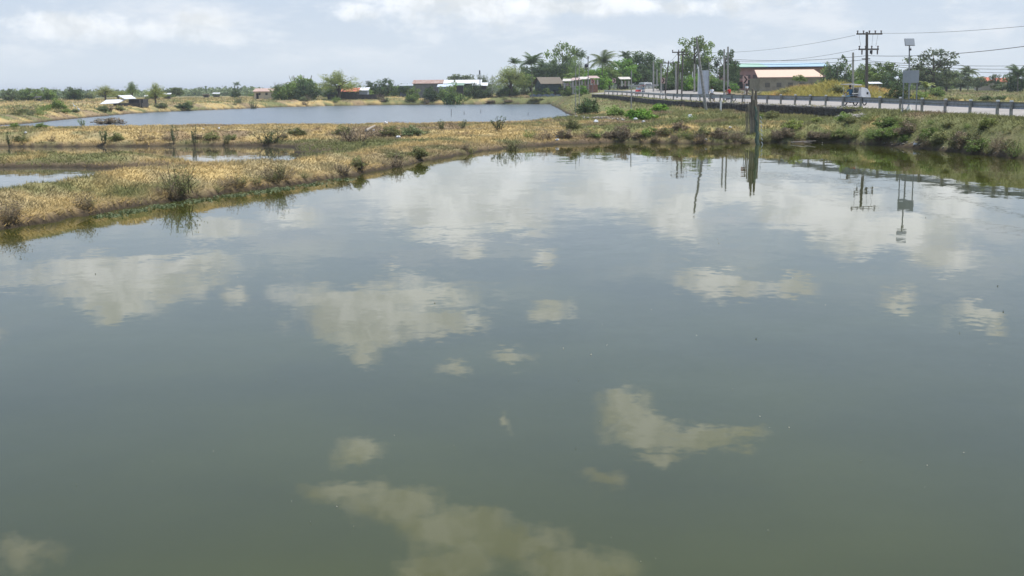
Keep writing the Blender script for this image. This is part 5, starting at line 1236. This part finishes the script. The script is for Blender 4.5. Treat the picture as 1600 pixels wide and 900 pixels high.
# ------------------------------------------------------------------ people: one continuous skinned body each, clothes follow it
skinm = mat('skin', (.28, .15, .09), .6, .05, 3); hairm = mat('hair', (.02, .016, .014), .6)
def skinmesh(name, joints, bones, m, sub=1):
    me = bpy.data.meshes.new(name); me.from_pydata([j[0] for j in joints], bones, []); o = bpy.data.objects.new('tmp_'+name, me); col.objects.link(o)
    md = o.modifiers.new('skin', 'SKIN'); md.use_smooth_shade = True
    for i, j in enumerate(joints): me.skin_vertices[0].data[i].radius = (j[1], j[1] if len(j) < 3 else j[2])
    me.skin_vertices[0].data[0].use_root = True
    o.modifiers.new('sub', 'SUBSURF').levels = sub; o.modifiers['sub'].render_levels = sub
    dg = bpy.context.evaluated_depsgraph_get(); m2 = bpy.data.meshes.new_from_object(o.evaluated_get(dg)); m2.name = name
    bpy.data.objects.remove(o); m2.materials.clear(); m2.materials.append(m)
    for p in m2.polygons: p.material_index = 0; p.use_smooth = True
    return m2
def rider(loc, rz, shirt, pants, label, group, helmet=None):
    """seated astride: pelvis at .80, hands forward on the bars (+Y is forward)"""
    o = empty('person', loc, rz); tag(o, label, 'person', group)
    J = [((0, 0, .80), .13, .10), ((0, .02, 1.02), .12, .09), ((0, .05, 1.25), .15, .10), ((0, .07, 1.36), .06), ((0, .09, 1.44), .055), ((0, .10, 1.54), .095, .085), ((0, .11, 1.64), .06)]
    B = [(0, 1), (1, 2), (2, 3), (3, 4), (4, 5), (5, 6)]
    for s in (-1, 1):
        k = len(J); J += [((s*.17, .06, 1.30), .055), ((s*.25, .20, 1.08), .042), ((s*.27, .44, 1.02), .032), ((s*.27, .51, 1.01), .025)]; B += [(2, k), (k, k+1), (k+1, k+2), (k+2, k+3)]
        for f_, (dx, dl) in enumerate(((-.03, .05), (-.01, .07), (.01, .065), (.03, .05))):
            k2 = len(J); J += [((s*.27+dx, .55, 1.02), .009), ((s*.27+dx, .55+dl*.6, .99), .008)]; B += [(k+3, k2), (k2, k2+1)]
        k2 = len(J); J.append(((s*.22, .53, 1.0), .010)); B.append((k+3, k2))
        k3 = len(J); J += [((s*.10, .02, .78), .09), ((s*.18, .38, .74), .065), ((s*.17, .30, .34), .042), ((s*.17, .42, .28), .035)]; B += [(0, k3), (k3, k3+1), (k3+1, k3+2), (k3+2, k3+3)]
    link('body', skinmesh('body', J, B, skinm), o)
    T = [((0, 0, .84), .145, .115), ((0, .02, 1.02), .135, .105), ((0, .05, 1.25), .165, .115), ((0, .065, 1.33), .09)]; TB = [(0, 1), (1, 2), (2, 3)]
    for s in (-1, 1): k = len(T); T += [((s*.18, .06, 1.29), .07), ((s*.25, .19, 1.10), .058)]; TB += [(2, k), (k, k+1)]
    link('shirt', skinmesh('shirt', T, TB, shirt), o)
    Q = [((0, 0, .82), .14, .115)]; QB = []
    for s in (-1, 1): k = len(Q); Q += [((s*.10, .02, .78), .10), ((s*.18, .38, .74), .078), ((s*.17, .30, .38), .055)]; QB += [(0, k), (k, k+1), (k+1, k+2)]
    link('trousers', skinmesh('trousers', Q, QB, pants), o)
    if helmet: MB().ell((0, .10, 1.58), (.125, .145, .125), 14, 8).build('helmet', helmet, o, smooth=True)
    else: MB().ell((0, .085, 1.585), (.10, .11, .10), 14, 8).build('hair', hairm, o, smooth=True)
    f_ = MB().ell((0, .205, 1.535), (.014, .02, .018), 8, 5); [f_.ell((sx*.035, .185, 1.56), (.012, .008, .008), 6, 4) for sx in (-1, 1)]; f_.box((0, .185, 1.49), (.05, .01, .01)); f_.build('face_features', mat('skin_shadow', (.12, .05, .035), .6), o)
    return o
def moto(o, paint, x=0):
    MB().wheel((x, .68, .30), .30, .10, 20, (1, 0, 0), .7).build('tyre', rubber, o); MB().wheel((x, -.62, .30), .30, .11, 20, (1, 0, 0), .7).build('tyre', rubber, o)
    for y in (.68, -.62):
        m_ = MB(); m_.tube((x-.05, y, .30), (x+.05, y, .30), .06)
        for i in range(6): a = i*math.pi/3; m_.tube((x, y, .3), (x, y+.24*math.cos(a), .3+.24*math.sin(a)), .012, n=4)
        m_.build('wheel_hub', chrome, o)
    MB().box((x, -.02, .42), (.22, .55, .32)).box((x, -.1, .30), (.3, .3, .12)).build('engine', dkp, o, bevel=.03)
    MB().ell((x, .18, .76), (.13, .30, .12), 12, 8).build('fuel_tank', paint, o, smooth=True)
    MB().box((x, -.36, .77), (.26, .72, .10)).build('seat', rubber, o, bevel=.04)
    MB().box((x, -.5, .62), (.16, .5, .16)).build('side_panel', paint, o, bevel=.04)
    MB().box((x, -.74, .66), (.16, .26, .04)).box((x, .70, .63), (.12, .42, .03)).build('fender', paint, o, bevel=.012)
    MB().tube((x-.06, .68, .3), (x-.06, .48, .95), .025).tube((x+.06, .68, .3), (x+.06, .48, .95), .025).build('fork', chrome, o)
    hb = MB().tube((x-.33, .38, 1.0), (x-.1, .48, .96), .018).tube((x+.33, .38, 1.0), (x+.1, .48, .96), .018).tube((x-.1, .48, .96), (x+.1, .48, .96), .018).build('handlebar', dkp, o)
    MB().ell((x, .60, .92), (.09, .06, .09), 10, 7).build('headlight', white, o, smooth=True)
    for s in (-1, 1): MB().tube((x+s*.25, .42, 1.0), (x+s*.30, .38, 1.16), .008).ell((x+s*.30, .38, 1.2), (.06, .015, .04)).build('mirror', chrome, hb)
    MB().tube((x+.14, .2, .25), (x+.16, -.7, .36), .035, .045).build('exhaust', chrome, o)
    MB().box((x, -.88, .68), (.12, .04, .08)).build('tail_light', redp, o, bevel=.01)
def road_point(px, S0, Yg):
    """a spot on the road seen in this column about this distance"""
    p = P3(px, 150, Yg); S, zn, zf, _ = road_st(np.array([p.x]), np.array([p.y])); return p.x, p.y, float(zn[0]+(zf[0]-zn[0])*min(max(S[0]/RW, 0), 1))-.02
def motorcycle(px, Y, paint, label, rz):
    x, y, z = road_point(px, 0, Y); o = empty('motorcycle', (x, y, z), rz); tag(o, label, 'motorcycle', 'motorcycles on the road'); moto(o, paint); return (x, y, z)
cl_w = mat('white_cloth', (.75, .77, .80), .9, .05, 6); cl_r = mat('red_cloth', (.5, .04, .03), .9, .08, 6); cl_d = mat('dark_cloth', (.03, .035, .05), .9, .1, 6); cl_b = mat('blue_cloth', (.07, .16, .26), .9, .1, 6); cl_lb = mat('light_blue_cloth', (.25, .42, .55), .9, .1, 6)
cl_br = mat('brown_cloth', (.12, .09, .07), .9, .1, 6)
q_ = motorcycle(1112.5, 147, dkp, 'dark motorcycle ridden by the person in a white shirt', .16)
rider((q_[0], q_[1], q_[2]), .16, cl_w, cl_d, 'rider in a white shirt on a dark motorcycle beside the leaning pole', 'people riding on the road')
q_ = motorcycle(1140, 138, redp, 'red motorcycle beside the twin posts', .7)
rider((q_[0], q_[1], q_[2]), .7, cl_r, cl_d, 'rider in red on the red motorcycle beside the twin posts', 'people riding on the road', helmet=dkp)
def tricycle(px, Y, rz, body, side, roofm, label):
    x, y, z = road_point(px, 0, Y); o = empty('motor_tricycle', (x, y, z), rz); tag(o, label, 'tricycle', 'motor tricycles on the road'); moto(o, body)
    # side car on the right: profile in Y-Z extruded across
    pr = [(-.75, .30), (.62, .28), (.86, .52), (.80, .78), (.50, .98), (.34, 1.06), (-.55, 1.08), (-.82, 1.06), (-.84, .70)]
    MB().poly([(.38, a, b) for a, b in [(-.75, .30), (.62, .28), (.86, .52), (.80, .78), (.50, .88), (-.70, .82), (-.84, .70)]], (.06, 0, 0)).poly([(1.20, a, b) for a, b in pr], (.06, 0, 0)).poly([(.38, a, b) for a, b in [(-.84, .70), (-.80, 1.30), (-.55, 1.48), (-.50, .82)]], (.06, 0, 0)).box((.82, -.05, .33), (.86, 1.4, .06)).build('sidecar_body', side, o)
    MB().poly([(.38, -.86, .40), (1.30, -.86, .40), (1.32, -.86, .80), (1.20, -.84, 1.10), (.98, -.80, 1.34), (.68, -.78, 1.44), (.38, -.78, 1.46)], (0, -.05, 0)).build('rear_panel', side, o)
    MB().poly([(.38, -.82, 1.47), (.68, -.82, 1.45), (1.0, -.84, 1.34), (1.22, -.84, 1.10), (1.22, .40, 1.06), (1.0, .42, 1.28), (.68, .42, 1.40), (.38, .42, 1.42)][::-1], (0, 0, .03)).build('hood_cover', side, o)
    MB().poly([(.40, .86, .50), (1.24, .86, .50), (1.24, .52, .98), (.40, .52, .98)], (0, .04, .02)).build('nose', side, o)
    MB().poly([(.42, .50, 1.0), (1.22, .50, 1.0), (1.22, .36, 1.40), (.42, .36, 1.40)], (0, .015, 0)).build('windscreen', mat('pale_windscreen', (.35, .42, .45), .1, 0, 1, spec=.8), o)
    MB().poly([(-.42, .80, 1.72), (.52, .70, 1.66), (.52, -.72, 1.64), (-.42, -.60, 1.74)], (0, 0, .05)).build('canopy', roofm, o, bevel=.015)
    for (a, b) in ((-.3, .55), (-.3, -.72), (.40, .45)): MB().tube((a, b, .85), (a, b, 1.6), .018, n=6).build('canopy_post', chrome, o)
    MB().box((.82, -.35, .62), (.72, .5, .12)).box((.82, -.62, .85), (.72, .1, .45)).build('bench', rubber, o, bevel=.03)
    MB().wheel((1.34, -.15, .27), .27, .10, 18, (1, 0, 0), .66).build('tyre', rubber, o); MB().tube((.2, -.15, .27), (1.36, -.15, .27), .03).build('axle', dkp, o)
    MB().ell((.6, .86, .62), (.07, .05, .07)).build('headlight', white, o); MB().ell((1.05, .86, .62), (.07, .05, .07)).build('headlight', white, o)
    MB().box((1.18, -.90, .55), (.10, .03, .08)).build('tail_light', redp, o); MB().box((.98, -.90, 1.0), (.16, .03, .18)).build('rear_window', glassd, o)
    return x, y, z
t1 = tricycle(1329, 101, .42, redp, wpaint, zinc, 'motor tricycle with a white sidecar and canopy nearest on the road')
rider(t1, .42, cl_b, cl_lb, 'tricycle driver in blue under the white canopy', 'people riding on the road')
t2 = tricycle(1005, 205, math.pi-.1, wpaint, redp, redp, 'motor tricycle with a red sidecar coming round the far bend')
rider(t2, math.pi-.1, cl_lb, cl_d, 'driver of the distant red tricycle', 'people riding on the road', helmet=dkp)
# person walking beyond the rail
def walker(px, Y, shirt, pants, label, rz=0):
    p = P3(px, 140, Y); z = gz(p.x, p.y); o = empty('person', (p.x, p.y, z), rz); tag(o, label, 'person')
    J = [((0, 0, .92), .13, .10), ((0, 0, 1.12), .12, .09), ((0, 0, 1.34), .15, .10), ((0, 0, 1.45), .055), ((0, .01, 1.52), .055), ((0, .02, 1.61), .09, .085), ((0, .02, 1.69), .055)]; B = [(0, 1), (1, 2), (2, 3), (3, 4), (4, 5), (5, 6)]
    for s in (-1, 1):
        k = len(J); J += [((s*.17, 0, 1.38), .05), ((s*.22, -.02*s, 1.12), .04), ((s*.23, .10*s+.05, .90), .03), ((s*.23, .12*s+.06, .82), .022)]; B += [(2, k), (k, k+1), (k+1, k+2), (k+2, k+3)]
        for dx in (-.022, -.007, .008, .022): k2 = len(J); J.append(((s*.23+dx, .12*s+.07, .74), .008)); B.append((k+3, k2))
        k3 = len(J); J += [((s*.09, 0, .88), .09), ((s*.10, .10*s, .50), .065), ((s*.10, .04*s-.03, .10), .04), ((s*.10, .04*s+.12, .05), .035)]; B += [(0, k3), (k3, k3+1), (k3+1, k3+2), (k3+2, k3+3)]
    link('body', skinmesh('body', J, B, skinm), o)
    T = [((0, 0, .94), .145, .115), ((0, 0, 1.12), .135, .105), ((0, 0, 1.34), .165, .115)]; TB = [(0, 1), (1, 2)]
    for s in (-1, 1): k = len(T); T += [((s*.18, 0, 1.37), .065), ((s*.22, -.02*s, 1.15), .055)]; TB += [(2, k), (k, k+1)]
    link('shirt', skinmesh('shirt', T, TB, shirt), o)
    Q = [((0, 0, .93), .14, .115)]; QB = []
    for s in (-1, 1): k = len(Q); Q += [((s*.09, 0, .88), .10), ((s*.10, .10*s, .50), .078), ((s*.10, .04*s-.03, .14), .055)]; QB += [(0, k), (k, k+1), (k+1, k+2)]
    link('trousers', skinmesh('trousers', Q, QB, pants), o); MB().ell((0, .0, 1.655), (.098, .105, .09), 14, 8).build('hair', hairm, o, smooth=True)
walker(1167, 175, cl_w, cl_br, 'standing person in white behind the largest chevron sign', .4)
# van
x, y, z = road_point(1013, 0, 262); z = gz(x, y+6); vn = empty('van', (x, y+6, z-.02), .25); tag(vn, 'small white van parked at the far end of the road', 'van')
MB().poly([(-.85, -1.9, .35), (-.85, -1.9, 1.35), (-.80, -1.7, 1.9), (-.80, 1.7, 1.95), (-.85, 1.95, 1.3), (-.85, 1.95, .35)], (1.7, 0, 0)).build('body', wpaint, vn, bevel=.06)
for (x_, z_, w2, h2) in ((0, 1.5, 1.35, .42),): MB().poly([(-w2/2, -1.93, z_-h2/2), (w2/2, -1.93, z_-h2/2), (w2/2, -1.84, z_+h2/2), (-w2/2, -1.84, z_+h2/2)], (0, -.02, 0)).build('windscreen', glassd, vn)
for s in (-1, 1):
    for yy in (-.9, .1, 1.05): MB().box((s*.86, yy, 1.5), (.03, .75, .42)).build('window', glassd, vn)
    MB().box((s*.6, -1.97, .75), (.26, .05, .16)).build('headlight', chrome, vn)
    for yy in (-1.25, 1.25): MB().wheel((s*.78, yy, .30), .30, .2, 18).tube((s*.70, yy, .3), (s*.84, yy, .3), .17, n=12).build('wheel', rubber, vn)
MB().box((0, -1.98, .48), (1.7, .12, .16)).build('bumper', dkp, vn, bevel=.03)
# goat
p = P3(893, 149, 285); z = gz(p.x, p.y); gt = empty('goat', (p.x, p.y, z), R(100)); tag(gt, 'white goat grazing beside the blue net fence', 'goat')
J = [((0, -.32, .55), .13), ((0, 0, .56), .15), ((0, .30, .56), .14), ((0, .46, .58), .07), ((0, .60, .38), .055), ((0, .68, .24), .05), ((0, .74, .17), .03)]; B = [(i, i+1) for i in range(6)]
for s in (-1, 1):
    k = len(J); J += [((s*.09, .30, .42), .05), ((s*.09, .29, .24), .026), ((s*.09, .30, .03), .022)]; B += [(2, k), (k, k+1), (k+1, k+2)]
    k = len(J); J += [((s*.09, -.30, .42), .06), ((s*.09, -.38, .25), .028), ((s*.09, -.34, .03), .022)]; B += [(0, k), (k, k+1), (k+1, k+2)]
k = len(J); J.append(((0, -.46, .62), .02)); B.append((0, k))
link('body', skinmesh('body', J, B, cl_w), gt)
MB().ell((-.07, .62, .36), (.05, .02, .02)).ell((.07, .62, .36), (.05, .02, .02)).build('ears', cl_w, gt)
# egrets on the left bank
for (px, base, lab) in ((117, 171.5, 'white egret standing on the far left bank, upper one'), (124, 177, 'white egret standing on the far left bank, lower one')):
    h_ = ground_hit(px, base)
    J = [((0, -.15, .52), .05), ((0, 0, .55), .10), ((0, .15, .60), .07), ((0, .20, .75), .03), ((0, .17, .88), .028), ((0, .24, .95), .035), ((0, .40, .93), .008)]; B = [(i, i+1) for i in range(6)]
    for s in (-1, 1): k = len(J); J += [((s*.04, .02, .42), .012), ((s*.04, .0, .01), .010)]; B += [(1, k), (k, k+1)]
    o = link('egret', skinmesh('egret', J, B, cl_w), None, h_); o.rotation_euler = (0, 0, R(80)); o.scale = (1.1, 1.1, 1.1); tag(o, lab, 'bird')

# ------------------------------------------------------------------ haze
hm = bpy.data.materials.new('haze'); hm.use_nodes = True; t = hm.node_tree; t.nodes.clear()
pv = t.nodes.new('ShaderNodeVolumePrincipled'); pv.inputs['Color'].default_value = (.86, .92, 1, 1); pv.inputs['Density'].default_value = .00022; pv.inputs['Anisotropy'].default_value = .2
out = t.nodes.new('ShaderNodeOutputMaterial'); t.links.new(pv.outputs[0], out.inputs['Volume'])
hb = MB().box((0, 0, 0), (1, 1, 1)).build('haze', hm); hb.location = (0, 1150, 11.5); hb.scale = (9000, 9000, 28); tag(hb, 'thin pale haze lying over the ponds and fields', 'haze', kind='stuff')
